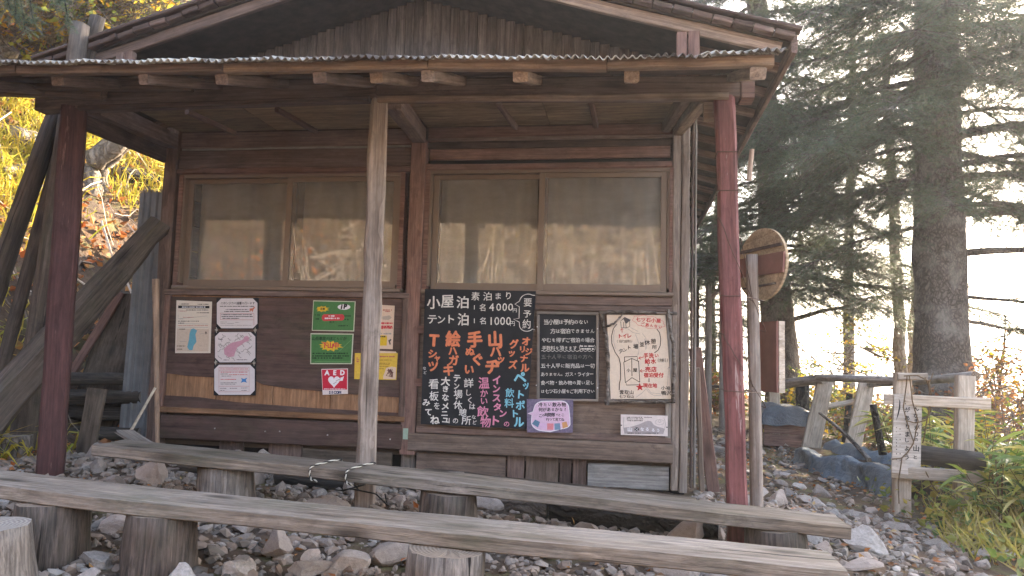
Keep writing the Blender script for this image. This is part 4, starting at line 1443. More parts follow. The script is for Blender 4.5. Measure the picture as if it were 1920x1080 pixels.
    text(s, 'red_lettering', [('鹿', 828, 345, 62), ('猪', 886, 345, 58)], ink('poster_red', (.5, .05, .06)), b, y2, .03, 0) if False else dashes(s, 'red_print', [(798, 912, 305), (798, 912, 338), (798, 912, 352)], ink('poster_red', (.5, .05, .06)), b, y2, 22, 2)
    patch(s, 'grey_print', [(808, 238), (880, 225), (905, 250), (870, 272), (812, 268)], ink('faded_grey', (.4, .33, .28)), b, y2)
    dashes(s, 'small_print', [(795, 900, 410)], GRY, b, y2, 18, 4)
    patch(s, 'yellow_print', [(784, 425), (850, 428), (858, 450), (852, 530), (778, 530)], YEL, b, y2)
    patch(s, 'figure_print', [(868, 480), (892, 462), (902, 470), (888, 490), (896, 518), (880, 520), (876, 498)], ink('dark_grey_ink', (.09, .08, .08)), b, y2)
    dashes(s, 'small_print', [(790, 845, 440)], BLK, b, y2 - .0005, 14, 3)
    b = board(s, 'yellow_poster', [(535, 605), (965, 605), (950, 876), (528, 866)], -.039, .003, ink('yellow_paper', (.6, .4, .06), .6, .12), 'yellow notice with small print and a sketch, behind the middle post', 'poster')
    y3 = -.0402
    patch(s, 'plain_strip', [(770, 582), (945, 590), (962, 612), (770, 608)], CREAM, b, -.0385)
    dashes(s, 'small_print', [(785, 935, 640), (552, 578, 655), (552, 578, 672), (552, 578, 690)], ink('red_brown_ink', (.4, .12, .1)), b, y3, 15, 2)
    dashes(s, 'small_print', [(770, 905, 675), (770, 890, 708), (770, 885, 722), (770, 870, 740), (770, 825, 762)], ink('ochre_ink', (.28, .17, .03)), b, y3, 10, 5)
    patch(s, 'cream_print', [(835, 800), (850, 755), (905, 740), (950, 750), (945, 868), (820, 866), (822, 830)], CREAM, b, y3)
    rr = random.Random(3)
    strokes(s, 'sketch_line', [[(885 + rr.uniform(-38, 38), 805 + rr.uniform(-45, 45)) for _ in range(4)] for _ in range(9)], ink('brown_ink', (.2, .08, .07)), b, y3 - .0006, 6)


menu_board()
chalk_board()
map_board()
small_notices()


# ----------------------------------------------------------------- benches of planks on tree stumps
def stump_leg(x, y, ztop, r, parent, mats, name='stump', **kw):
    zb = gz(x, y) - .05
    return log(name, (x, y, zb), (x + random.uniform(-.01, .01), y, ztop), r * 1.06, r, mats, parent, sides=34, noise=.07, grooves=.05, **kw)


def plank_seat(p0, p1, w, h, parent):
    M_, L = frame_x(p0, p1)
    n, mrow = 46, 9
    V, F = [], []
    ph = [random.uniform(0, 6) for _ in range(6)]
    for i in range(n + 1):
        t = i / n
        x = t * L
        wl = -w / 2 + .008 * math.sin(3 * t * 6 + ph[0]) + .004 * math.sin(t * 31 + ph[1]) + random.uniform(-.004, .004)
        wr = w / 2 + .007 * math.sin(2.2 * t * 6 + ph[2]) + .004 * math.sin(t * 27 + ph[3]) + random.uniform(-.004, .004)
        sag = .006 * math.sin(5 * t + ph[4])
        ring = []
        for j in range(mrow):
            s_ = j / (mrow - 1)
            e = .006 * (1 if j in (0, mrow - 1) else 0)
            ring.append((x, wl + (wr - wl) * s_, h / 2 - e + sag - .005 * math.sin(math.pi * s_) + random.uniform(-.0012, .0012)))
        ring.append((x, wr + .001, -h / 2 + .006 + sag))
        ring.append((x, wr - .008, -h / 2 + sag))
        ring.append((x, wl + .008, -h / 2 + sag))
        ring.append((x, wl - .001, -h / 2 + .006 + sag))
        V += ring
    k = mrow + 4
    for i in range(n):
        for j in range(k):
            a, b = i * k + j, i * k + (j + 1) % k
            F.append((a, a + k, b + k, b))
    F.append(tuple(range(k)))
    F.append(tuple(n * k + j for j in range(k - 1, -1, -1)))
    return link('seat', pd_mesh('seat', V, F, M['bench_wood']), M_, parent)


def build_benches():
    b = thing('bench', 'long grey plank bench on stumps, roped to the weathered middle post', 'bench', (-.9, -1.475, .25), 'plank benches')
    plank_seat((-2.72, -1.475, .6), (.985, -1.475, .408), .275, .058, b)
    zt = lambda x, x0, z0, x1, z1, h: z0 + (z1 - z0) * (x - x0) / (x1 - x0) - h / 2 - .004
    for x, r, m, y in ((-2.03, .135, 'stump_pale', -1.47), (-.86, .138, 'stump', -1.5), (.69, .135, 'stump', -1.49)):
        stump_leg(x, y, zt(x, -2.72, .6, .985, .408, .058), r, b, [M[m], M['end']])
    b = thing('bench', 'long grey plank bench on stumps, set in front of the roped bench', 'bench', (-1.2, -2.33, .25), 'plank benches')
    plank_seat((-3.4, -2.325, .58), (.735, -2.325, .43), .27, .06, b)
    for x, r, m, y in ((-2.29, .14, 'stump', -2.36), (-1.81, .128, 'stump', -2.36), (-.635, .14, 'stump_pale', -2.45)):
        stump_leg(x, y, zt(x, -3.4, .58, .735, .43, .06), r, b, [M[m], M['end']], flare=.06)
    # rope: two turns over the seat, knotted round the post
    r = thing('rope', 'black and white twisted rope tying the plank bench to the weathered middle post', 'rope', (-1.4, -1.45, .55))
    for x in (-1.52, -1.335):
        z = .6 - (x + 2.72) * .0518 + .033
        pts = [(x + .05, -1.33, z - .07), (x + .045, -1.335, z + .002), (x + .02, -1.47, z + .003), (x, -1.612, z + .001), (x - .004, -1.622, z - .02), (x + .002, -1.618, z - .062), (x + .02, -1.58, z - .075)]
        P = np.array([np.interp(np.linspace(0, 6, 60), range(7), [p[i] for p in pts]) for i in range(3)]).T
        T = np.gradient(P, axis=0)
        T /= np.linalg.norm(T, axis=1)[:, None]
        N = np.cross(T, [1., 0, 0.2])
        N /= np.linalg.norm(N, axis=1)[:, None]
        B = np.cross(T, N)
        for k, m in ((0, 'rope_w'), (math.pi, 'rope_k')):
            A = Acc()
            a = np.arange(60) * .75 + k
            A.tube(P + .0026 * (np.cos(a)[:, None] * N + np.sin(a)[:, None] * B), .0034, 5)
            A.obj('strand', M[m], r, smooth=True)
    A = Acc()
    for pts in (((-1.5, -1.6, .475), (-1.42, -1.45, .43), (-1.36, -1.32, .44), (-1.31, -1.24, .46), (-1.3, -1.32, .5)), ((-1.32, -1.6, .47), (-1.33, -1.45, .44), (-1.4, -1.33, .44), (-1.43, -1.22, .45)), ((-1.33, -1.5, .45), (-1.25, -1.42, .42), (-1.2, -1.38, .36), (-1.22, -1.36, .41))):
        P = np.array([np.interp(np.linspace(0, len(pts) - 1, 24), range(len(pts)), [p[i] for p in pts]) for i in range(3)]).T
        A.tube(P, .0042, 6)
    A.obj('knot_cord', M['rope_k'], r, smooth=True)


build_benches()


# ----------------------------------------------------------------- timbers, logs and stones on the ground
def g3(x, y, dz=0.0):
    return (x, y, gz(x, y) + dz)


def timbers():
    # leaning poles beside the corner post
    def line(pa, pb, Y):
        a, b = atY(*pa, Y), atY(*pb, Y)
        k = (gz(a[0], Y) - .06 - b[2]) / (a[2] - b[2])
        return tuple(b + (a - b) * k), tuple(b)
    for (p0, p1), r0, r1, lab, kn in ((line((3, 520), (118, 178), -.72), .075, .055, 'thick split pole leaning on the porch roof, outermost of three poles', 1),
                                      (line((30, 600), (184, 32), -.66), .036, .05, 'slender dark pole whose bark covered top sticks out highest above the porch roof', 0),
                                      (line((62, 680), (150, 45), -.78), .085, .055, 'knotty pole with a limb stub and a flat sawn grey top above the porch roof', 2)):
        o = log('leaning_pole', p0, p1, r0, r1, [M['lean_wood'], M['end_grey']], sides=16, noise=.1, grooves=.1, knots=kn, bow=random.uniform(-.03, .03))
        tag(o, lab, 'pole', 'poles leaning on the porch roof')
    d = beam('fallen_beam', tuple(atY(-40, 800, -1.2)), (-3.43, -.14, 2.03), .16, .24, M['lean_wood'], taper=.7, jit=.008, bev=.04, seg=14, ragged=.02)
    tag(d, 'heavy old beam slanting from the ground up to the hut corner', 'beam')
    A = Acc()
    xs = np.linspace(-3.76, -3.53, 24)
    prof = .012 * (np.abs(((xs + 3.76) / .058) % 1 - .5) < .2)
    for k, (x0, x1) in enumerate(zip(xs[:-1], xs[1:])):
        for f, (ya, yb) in enumerate(((prof[k], prof[k + 1]),)):
            V = [(x0, .02 - ya, gz(-3.65, 0) - .02), (x1, .02 - yb, gz(-3.65, 0) - .02), (x1 + .02, .05 - yb, 2.3), (x0 + .02, .05 - ya, 2.34)]
            A.add(V, [(0, 1, 2, 3)])
    ms = A.obj('metal_sheet', M['sheet_metal'])
    mo = ms.modifiers.new('thickness', 'SOLIDIFY')
    mo.thickness = .003
    tag(ms, 'upright ribbed grey metal sheet standing beside the hut corner', 'metal sheet')
    h = log('tool_handle', g3(-3.27, -.22, .02), (-3.41, -.17, 1.62), .014, .024, [M['handle'], M['end']], sides=12, noise=.03, seg=18)
    tag(h, 'smooth tan wooden handle with a pointed foot leaning on the metal sheet', 'handle')
    o = beam('old_plank', g3(-4.12, .2, -.02), (-3.92, .3, 1.54), .37, .055, M['old_plank'], up=(.2, -1, 0), jit=.008, bev=.012, seg=10, ragged=.03)
    tag(o, 'broad weathered plank with a big knot leaning behind the metal sheet', 'plank')
    o = beam('thin_plank', g3(-4.35, .1, -.02), (-3.98, .24, 1.55), .06, .03, M['hut_red'], up=(.2, -1, 0), jit=.004)
    tag(o, 'narrow reddish board leaning along the edge of the broad weathered plank', 'plank')
    o = beam('short_board', g3(-3.53, -.62, -.03), (-3.5, -.58, .84), .125, .035, M['old_plank'], up=(.1, -1, 0), jit=.003)
    tag(o, 'short grey board standing upright before the dark timber stack', 'board')
    o = log('pale_stick', g3(-3.5, -.3, .02), (-3.3, -.25, .84), .011, .009, [M['twig_pale'], M['end']], sides=8)
    tag(o, 'thin pale stick leaning by the foot of the metal sheet', 'stick')
    o = beam('broken_board', g3(-3.3, -.55, .17), g3(-2.72, -.8, .06), .12, .03, M['grey_wood'], jit=.006, ragged=.02)
    tag(o, 'broken grey board lying slanted under the end of the roped bench', 'board')
    for i, (x0, x1, y, dz, r, lab) in enumerate(((-4.9, -3.58, .05, .06, .085, 'dark split timber at the bottom of the stack behind the maroon post'), (-4.95, -3.62, .12, .2, .075, 'dark split timber second from the ground in the stack behind the maroon post'),
                                              (-4.85, -3.6, .07, .34, .072, 'dark split timber third from the ground in the stack behind the maroon post'), (-4.9, -3.65, .1, .47, .07, 'dark split timber on top of the stack behind the maroon post'))):
        z = gz(-3.8, .05) + dz
        o = log('stacked_timber', (x0, y - .1, z - .03), (x1, y, z), r, r * .9, [M['stack_wood'], M['end_grey']], sides=14, noise=.2, grooves=.2, squash=.8)
        tag(o, lab, 'timber', 'stacked old timbers')
    x, y = -3.86, -.86
    o = log('standing_log', g3(x, y, -.03), g3(x, y, .145), .12, .115, [M['bark_log'], M['end_grey']], sides=22, noise=.03)
    tag(o, 'short pale log section standing on end at the foot of the leaning poles', 'log')
    # stump at the front corner
    b = atY(-22, 985, -2.75)
    zt = b[2]
    o = log('tree_stump', (b[0], b[1], gz(b[0], b[1]) - .04), (b[0] - .01, b[1], zt), .18, .145, [M['stump_pale'], M['end_grey']], sides=30, noise=.06, grooves=.05, flare=.15)
    tag(o, 'pale weathered stump standing alone in front of the nearest bench', 'stump')
    # logs under and behind the benches
    for p0, p1, r0, r1, m, lab, sq in (((-2.95, -.7), (-2.3, -.78), .09, .085, 'old_plank', 'thick reddish old timber lying behind the pale bench stump', .8),
                                       ((-2.05, -.82), (-1.42, -.86), .085, .075, 'charred', 'dark timber on the ground between the middle post and the pale bench stump', .8),
                                       ((-.92, -.9), (-.4, -.98), .078, .09, 'bark_log', 'pale barked log end with a knot lying under the roped bench', 1),
                                       ((-.385, -1.0), (.48, -1.12), .095, .1, 'bark_dark', 'dark rotten log lying under the roped bench beside the pale log', 1)):
        o = log('fallen_log', g3(*p0, r0 * .7), g3(*p1, r1 * .7), r0, r1, [M[m], M['end_grey']], sides=18, noise=.08, grooves=.06, knots=1, squash=sq)
        tag(o, lab, 'log', 'logs lying under the benches')
    o = beam('step_plank', g3(-1.35, -.2, .02), g3(.42, -.42, .035), .2, .06, M['old_plank'], jit=.006, bev=.012, ragged=.03, seg=12)
    tag(o, 'long weathered plank lying on the ground along the hut wall', 'plank')
    # boards leaning behind the red corner post
    o = beam('leaning_board', tuple(atZ(1340, 940, .18)), tuple(atY(1303, 652, .12)), .085, .022, M['hut_red'], up=(0, -1, 0), jit=.002)
    tag(o, 'brown board dotted with nails leaning on the hut corner behind the red post', 'board')
    o = beam('leaning_batten', tuple(atZ(1317, 940, .18)), tuple(atY(1307, 690, .05)), .035, .03, M['pale_beam'], up=(0, -1, 0), jit=.004)
    tag(o, 'narrow pale batten leaning between the hut corner and the brown nailed board', 'batten')
    # hanging stick
    t = thing('hanging_stick', 'pale wooden stick dangling on a string beside the red corner post', 'stick', (.592, -1.4, 2.1))
    beam('stick', (.586, -1.4, 2.03), (.6, -1.4, 2.185), .026, .022, M['pale_beam'], t, jit=.001)
    A = Acc()
    A.tube([(.545, -1.28, 2.2), (.552, -1.32, 2.09), (.57, -1.37, 2.045), (.584, -1.4, 2.036)], .0025, 5)
    A.obj('string', M['wire'], t)


timbers()


def rock(seed, sub=2, cuts=9, flat=.55, rough=.035):
    r = np.random.default_rng(seed)
    bm = bmesh.new()
    bmesh.ops.create_icosphere(bm, subdivisions=sub, radius=1)
    V = np.array([v.co for v in bm.verts])
    F = np.array([[v.index for v in f.verts] for f in bm.faces])
    bm.free()
    for i in range(cuts):
        n = r.normal(0, 1, 3)
        n /= np.linalg.norm(n)
        d = r.uniform(.36, .74)
        h = V @ n
        V = V - np.clip(h - d, 0, None)[:, None] * n
    V = V * np.array([1, r.uniform(.6, .9), flat * r.uniform(.75, 1.2)])
    V += r.normal(0, rough * .28, V.shape)
    return V, F


def stones():
    meshes = []
    for i in range(16):
        V, F = rock(100 + i, 3, 13, (.42, .55, .66)[i % 3])
        V = V * 1.22
        meshes.append(np_mesh('stone', V, F, M['stone']))

    def put(x, y, s, k, lab, group, sz=1.0, rz=None, sink=.3, tilt=.25, ex=1.0):
        me = meshes[k]
        a = random.uniform(0, 6.28) if rz is None else rz
        R = Matrix.Translation((x, y, gz(x, y) + s * .5 * sz * (1 - 2 * sink))) @ Matrix.Rotation(a, 4, 'Z') @ Matrix.Rotation(random.uniform(-tilt, tilt), 4, 'X') @ Matrix.Rotation(random.uniform(-tilt, tilt), 4, 'Y') @ Matrix.Diagonal((s * ex, s, s * sz, 1))
        o = link('stone', me, R)
        tag(o, lab, 'stone', group)
        return o

    taken = []
    obst = [(-1.9, -1.47, .17), (-.86, -1.5, .16), (.735, -1.49, .17), (-2.36, -2.36, .18), (-1.84, -2.36, .18), (-.655, -2.44, .16), (-3.245, -1.25, .1), (-1.37, -1.25, .08), (.55, -1.25, .09), (.69, -1.0, .06), (-3.86, -.86, .14)]
    special = (((182, 1060), .1, 0, 'squarish pale stone in front of the two dark stumps of the front bench', .0), ((728, 1052), .13, 1, 'large blue grey angular rock beside the pale stump of the front bench', 1.0),
               ((515, 1042), .1, 2, 'grey wedge shaped rock under the nearest bench, midway between its stumps', 2.0), ((575, 1085), .1, 3, 'brownish flat topped rock in front of the nearest bench', .4),
               ((650, 1065), .1, 4, 'broad grey rock just beside the blue grey angular rock', 1.7), ((1290, 1015), .12, 5, 'large pale rough rock lying by the foot of the red corner post', .3),
               ((1615, 1035), .12, 2, 'big pale rock catching sunlight beyond the end of the roped bench', .2), ((1690, 1000), .1, 3, 'flat pale path stone in front of the small wooden sign frame', 2.2),
               ((905, 953), .1, 1, 'rounded grey stone wedged under the pale barked log', .1))
    for (p, s, k, lab, rz) in special:
        h = hit(*p)
        put(h[0], h[1], s, k, lab, None, .9, rz, .2, .12, 1.15)
        taken.append((h[0], h[1], s))
    marks = [((-2.36, -2.36), 'the outermost stump of the front bench'), ((-1.84, -2.36), 'the second stump of the front bench'), ((-.655, -2.44), 'the pale stump of the front bench'), ((-1.9, -1.47), 'the pale stump of the roped bench'),
             ((-.86, -1.5), 'the middle stump of the roped bench'), ((.735, -1.49), 'the end stump of the roped bench'), ((-1.37, -1.25), 'the weathered middle post'), ((-3.24, -1.25), 'the maroon corner post'), ((.55, -1.25), 'the red corner post'),
             ((-.1, -1.06), 'the dark rotten log'), ((-.65, -.94), 'the pale barked log'), ((-1.7, -.84), 'the dark timber under the bench'), ((-2.6, -.74), 'the thick reddish timber'), ((-.5, -.3), 'the long plank along the hut wall'),
             ((1.87, .45), 'the timber frame with the hanging sign'), ((1.75, 1.5), 'the near corner of the tarp lined bed'), ((1.75, 3.0), 'the far end of the tarp lined bed'), ((1.9, 4.3), 'the wooden crate'), ((.68, -1.0), 'the round sign post'),
             ((1.6, -1.2), 'the dry grass at the path edge'), ((1.1, -.4), 'the middle of the rubble path'), ((1.2, 1.2), 'the path halfway to the crate'), ((1.2, -1.9), 'the free end of the front bench')]

    def said(x, y, s, c):
        m = min(marks, key=lambda q: (q[0][0] - x) ** 2 + (q[0][1] - y) ** 2)
        d = math.hypot(m[0][0] - x, m[0][1] - y)
        size = 'small' if s < .05 else 'middling' if s < .075 else 'large'
        side = 'before' if y < m[0][1] - .12 else 'behind' if y > m[0][1] + .12 else 'beside'
        return '%s %s stone %s %s' % (size, c, side, m[1])

    n = 0
    tries = 0
    while n < 285 and tries < 30000:
        tries += 1
        front = n % 5 < 2
        if front:
            x, y = random.uniform(-3.6, .6), random.uniform(-2.75, -.35)
            s = random.choice((.04, .05, .06, .07, .085, .1, .12))
        else:
            x, y = random.uniform(.4, 2.35), random.uniform(-2.3, 5.2) if random.random() < .6 else random.uniform(-2.3, .6)
            s = random.choice((.04, .05, .055, .065, .08, .1))
            if x > 1.55 + .18 * (y + 1) and y > 0 or x < .5 and y > -.3 or (y < -1.2 and x > 2.2):
                continue
        if any((x - a) ** 2 + (y - b) ** 2 < (c + s * .8) ** 2 for a, b, c in obst):
            continue
        if any((x - a) ** 2 + (y - b) ** 2 < (.78 * (c + s)) ** 2 for a, b, c in taken):
            continue
        taken.append((x, y, s))
        if front:
            put(x, y, s, random.randrange(16), said(x, y, s, 'grey'), 'rubble stones around the benches', 1.0, None, .22)
        else:
            put(x, y, s, random.randrange(16), said(x, y, s, 'path'), 'stones of the rubble path', .85, None, .25)
        n += 1
    # smaller gravel
    A = Acc()
    for k in range(7):
        V, F = rock(300 + k, 1, 8, .5)
        V = V * 1.2
        m = 2500
        x = rng.uniform(-3.9, 2.7, m)
        y = np.where(rng.random(m) < .7, rng.uniform(-2.8, .3, m), rng.uniform(-1.5, 6.5, m))
        ok = ~((x > -3.45) & (x < .42) & (y > -.12)) & (x < 1.75 + .22 * np.clip(y + 1, 0, 4))
        x, y = x[ok], y[ok]
        m = len(x)
        s = np.exp(rng.normal(np.log(.022), .5, m)).clip(.008, .05)
        a = rng.uniform(0, 6.28, m)
        d = np.stack([np.cos(a), np.sin(a), rng.normal(0, .2, m)], -1)
        R = rots(d, rng.normal(0, .4, m)) * s[:, None, None]
        A.scatter(V, F, R, np.stack([x, y, ground_z(x, y) + s * .25], -1))
    tag(A.obj('gravel', M['gravel']), 'small grey gravel and rock chips covering the ground before the hut', None, None, 'stuff')


stones()


# ----------------------------------------------------------------- signs, crate, bed and fence on the side of the path
def right_side():
    # round sign on a thin post
    t = thing('round_sign', 'thin log post with a round tan board, tied to the red corner post', 'sign', g3(.68, -1.0))
    log('post', g3(.69, -1.0, -.05), (.662, -1.0, 1.715), .036, .031, [M['post_grey'], M['end']], t, sides=16, noise=.05, grooves=.03, bow=.006)
    n = Vector((-.87, -.49, .03)).normalized()
    e1 = Vector((.49, -.87, 0)).normalized()
    e2 = n.cross(e1)
    if e2.z < 0:
        e2 = -e2
    c = Vector((.735, -.93, 1.67))
    def disc(name, outline, d0, d1, mat):
        P = [(c + e1 * u + e2 * v) for u, v in outline]
        k = len(P)
        V = [p + n * d1 for p in P] + [p + n * d0 for p in P]
        F = [tuple(range(k)), tuple(range(2 * k - 1, k - 1, -1))] + [((i + 1) % k, i, k + i, k + (i + 1) % k) for i in range(k)]
        return link(name, pd_mesh(name, V, F, mat), Matrix.Identity(4), t)
    R_ = .2
    disc('disc', [(R_ * math.cos(a), R_ * math.sin(a)) for a in np.linspace(0, 2 * math.pi, 41)[:-1]], 0, .016, M['tan_board'])
    xs = np.linspace(-.19, .19, 9)
    disc('crossbar', [(x, -.06) for x in (-.185, .188)] + [(.195, .05), (-.19, .045)], .017, .03, M['brown_bar'])
    disc('edge_strip', [(-.17, .075), (.17, .085), (.165, .1), (-.165, .092)], .017, .026, M['hut_dark'])
    disc('edge_strip', [(-.15, -.13), (.13, -.118), (.125, -.108), (-.15, -.12)], .017, .024, M['hut_dark'])
    # thick board lower on the post
    c = Vector((.775, -.93, 1.17))
    n = Vector((-.93, -.36, 0)).normalized()
    e1 = Vector((.36, -.93, 0)).normalized()
    e2 = Vector((0, 0, 1))
    disc('lower_board', [(-.1, -.19), (.07, -.19), (.07, .19), (-.1, .19)], 0, .012, M['brown_bar'])
    disc('lower_board_back', [(-.1, -.19), (.075, -.19), (.075, .19), (-.1, .19)], -.035, -.001, M['white_wood'])
    for z0, z1 in ((1.87, 1.3), (1.47, 1.46), (1.0, .98), (1.28, .9)):
        A = Acc()
        cx = .56 - .073 * (z0 - .2) / 2.3
        pts = [(cx - .055, -1.2, z0), (cx - .053, -1.308, z0 - .005), (cx + .054, -1.308, z0 * .5 + z1 * .5), (.73, -1.045, z1), (.7, -.96, z1 + .01), (.63, -1.1, (z0 + z1) / 2), (cx + .05, -1.2, z0)]
        P = np.array([np.interp(np.linspace(0, 6, 36), range(7), [p[i] for p in pts]) for i in range(3)]).T + rng.normal(0, .0012, (36, 3))
        A.tube(P, .0022, 5)
        A.obj('tie_wire', M['wire'], t, smooth=True)

    # open shelter far behind
    t = thing('shelter', 'small open shelter with a grey corrugated roof seen between hut and red post', 'shelter', g3(1.2, 6.8))
    X, Y = np.meshgrid(np.arange(.5, 1.75, .012), np.array([5.7, 6.4, 7.2]), indexing='ij')
    Z = 2.42 + .42 * (Y - 5.7) / 1.5 + .012 * np.sin(X * 2 * np.pi / .07)
    V = np.stack([X, Y, Z], -1).reshape(-1, 3)
    i = np.arange(X.shape[0] - 1)[:, None] * 3
    j = np.arange(2)[None]
    link('roof', np_mesh('roof', V, np.stack([i + j, i + 3 + j, i + 4 + j, i + 1 + j], -1).reshape(-1, 4), M['sheet_metal'], smooth=True), Matrix.Identity(4), t)
    beam('beam', (.5, 5.8, 2.37), (1.75, 5.8, 2.36), .07, .08, M['pale_beam'], t)
    for x, y in ((1.16, 5.85), (1.36, 5.9), (1.1, 7.1), (1.6, 7.0)):
        log('post', g3(x, y, -.05), (x, y, 2.35), .05, .045, [M['hut_dark' if y > 6 else 'post_grey'], M['end']], t, sides=12)
    beam('brace', (1.12, 5.85, 1.95), (1.5, 5.85, 2.33), .06, .06, M['pale_beam'], t)
    beam('shelf', (1.0, 6.1, .75), (1.6, 6.1, .75), .3, .04, M['hut_dark'], t)

    # crate with tarp
    cx, cy = 1.93, 4.5
    z = gz(cx, cy)
    t = thing('wooden_crate', 'low brown wooden crate standing at the far end of the path', 'crate', (cx, cy, z))
    for k in range(2):
        beam('slat', (cx - .28, cy - .2, z + .09 + k * .15), (cx + .3, cy - .25, z + .08 + k * .15), .03, .145, M['hut_red'], t)
        beam('slat', (cx - .3, cy - .18, z + .09 + k * .15), (cx - .3, cy + .3, z + .09 + k * .15), .03, .145, M['hut_red'], t)
        beam('slat', (cx + .3, cy - .22, z + .09 + k * .15), (cx + .3, cy + .3, z + .09 + k * .15), .03, .145, M['hut_red'], t)
    beam('floor_board', (cx - .28, cy + .05, z + .03), (cx + .28, cy + .05, z + .03), .5, .03, M['hut_dark'], t)
    for i in range(3):
        beam('plank', (cx - .25, cy - .12 + i * .15, z + .33), (cx + .28, cy - .14 + i * .15, z + .36), .12, .05, M['old_plank'], t)
    u, v = np.meshgrid(np.linspace(0, 1, 22), np.linspace(0, 1, 16), indexing='ij')
    X = cx - .35 + .72 * u + .012 * np.sin(v * 9)
    Yt = cy - .3 + .66 * v + .012 * np.sin(u * 11)
    edge = np.minimum(np.minimum(u, 1 - u), np.minimum(v, 1 - v))
    Zt = z + .27 + .16 * (1 - np.exp(-edge * 11)) + .09 * (1 - u) * (1 - np.exp(-edge * 14)) + .03 * np.sin(v * 3.1) + .008 * np.sin(u * 17 + v * 8) + .006 * np.sin(v * 23 - u * 9)
    V = np.stack([X, Yt, Zt], -1).reshape(-1, 3)
    i = np.arange(21)[:, None] * 16
    j = np.arange(15)[None]
    o = link('tarp', np_mesh('tarp', V, np.stack([i + j, i + 16 + j, i + 17 + j, i + 1 + j], -1).reshape(-1, 4), M['tarp_dark'], smooth=True), Matrix.Identity(4))
    tag(o, 'dark grey plastic tarp spread over the wooden crate', 'tarp')
    p = hit(1478, 832)
    o = beam('flat_board', (p[0] - .18, p[1] - .1, gz(p[0], p[1]) + .05), (p[0] + .22, p[1] + .05, gz(p[0], p[1]) + .06), .3, .02, M['white_wood'])
    tag(o, 'pale flat board lying on the ground in front of the wooden crate', 'board')

    # raised bed lined with tarp
    t = thing('garden_bed', 'raised plant bed edged with crumpled blue grey tarp beside the rubble path', 'garden bed', g3(1.95, 2.2))
    F0 = [hit(*q) for q in ((1486, 866), (1520, 884), (1560, 897), (1600, 908), (1640, 922), (1672, 936))]
    F0 = np.array(F0)
    NT = 150
    tt = np.linspace(0, 5, NT)
    P = np.stack([np.interp(tt, range(6), F0[:, i]) for i in range(3)], -1)
    inw = np.array([.93, .35, 0])
    H = np.interp(tt, [0, 1, 3, 5], [.14, .17, .2, .2])
    prof = [(-.03, 0), (.0, .25), (.02, .55), (.03, .85), (.06, 1.0), (.13, .98), (.17, .8), (.18, .5)]
    V = []
    for k in range(NT):
        for (a, b) in prof:
            w = .022 * math.sin(tt[k] * 2.3 + b * 3) + .008 * math.sin(tt[k] * 9 + b * 7) + .006 * math.sin(tt[k] * 17 - b * 11) + random.uniform(-.004, .004)
            cr = abs(math.sin(tt[k] * 6.1 + 2.2 * b + math.sin(tt[k] * 2.7))) ** .6
            V.append(P[k] + inw * (a + w - .016 * cr * (1 - .3 * b)) + np.array([0, 0, b * H[k] + .02 * math.sin(tt[k] * 3.7) * b + .006 * cr * b]))
    i = np.arange(NT - 1)[:, None] * 8
    j = np.arange(7)[None]
    link('tarp_side', np_mesh('tarp_side', np.array(V), np.stack([i + j, i + 8 + j, i + 9 + j, i + 1 + j], -1).reshape(-1, 4), M['tarp'], smooth=True), Matrix.Identity(4), t)
    # the far rim and the soil between
    B0 = P + np.array([.85, .3, 0]) * np.interp(tt, [0, 5], [.5, .75])[:, None]
    V = []
    for k in range(NT):
        for (a, b) in ((-.14, .55), (-.1, .9), (0, 1.05), (.06, .8), (.08, .1)):
            V.append(np.array([B0[k][0], B0[k][1], gz(B0[k][0], B0[k][1])]) + inw * (a + .02 * math.sin(tt[k] * 7 + b)) + np.array([0, 0, b * .24 + .015 * math.sin(tt[k] * 11)]))
    i = np.arange(NT - 1)[:, None] * 5
    j = np.arange(4)[None]
    link('tarp_back', np_mesh('tarp_back', np.array(V), np.stack([i + j, i + 5 + j, i + 6 + j, i + 1 + j], -1).reshape(-1, 4), M['tarp'], smooth=True), Matrix.Identity(4), t)
    V = []
    for k in range(NT):
        for w in np.linspace(.12, .9, 6):
            q = P[k] * (1 - w) + B0[k] * w
            V.append((q[0], q[1], gz(q[0], q[1]) + .15 + random.uniform(-.015, .015)))
    i = np.arange(NT - 1)[:, None] * 6
    j = np.arange(5)[None]
    link('soil', np_mesh('soil', np.array(V), np.stack([i + j, i + 6 + j, i + 7 + j, i + 1 + j], -1).reshape(-1, 4), M['earth'], smooth=True), Matrix.Identity(4), t)
    a, b = P[20] + inw * .2 + [0, 0, .2], P[65] + inw * .35 + [0, 0, .17]
    o = log('dead_branch', tuple(a + np.array([.1, .5, .3])), tuple(b), .016, .022, [M['bark_log'], M['end']], sides=8, noise=.1, bow=.03)
    tag(o, 'bare reddish branch lying slanted across the tarp lined bed', 'branch')

    # log fence
    f = thing('log_fence', 'rustic fence of pale split posts and log rails at the edge of the ridge', 'fence', g3(2.4, 4.0))
    pA0, pA1 = atY(1519, 830, 4.0), atY(1549, 704, 3.9)
    pB0, pB1 = atY(1598, 822, 4.1), atY(1627, 712, 4.0)
    beam('post', tuple(pA0 - [0, 0, .1]), tuple(pA1), .2, .05, M['white_wood'], f, up=(0, -1, 0), jit=.008, ragged=.01, taper=.85)
    beam('post', tuple(pB0 - [0, 0, .1]), tuple(pB1), .17, .05, M['white_wood'], f, up=(0, -1, 0), jit=.008, ragged=.01)
    beam('post', tuple(atY(1452, 800, 5.0) - [0, 0, .15]), tuple(atY(1452, 715, 5.0)), .13, .05, M['white_wood'], f, up=(0, -1, 0), jit=.006)
    log('rail', tuple(atY(1448, 722, 4.9)), tuple(atY(1545, 710, 3.8)), .06, .055, [M['rail_bark'], M['end']], f, noise=.1)
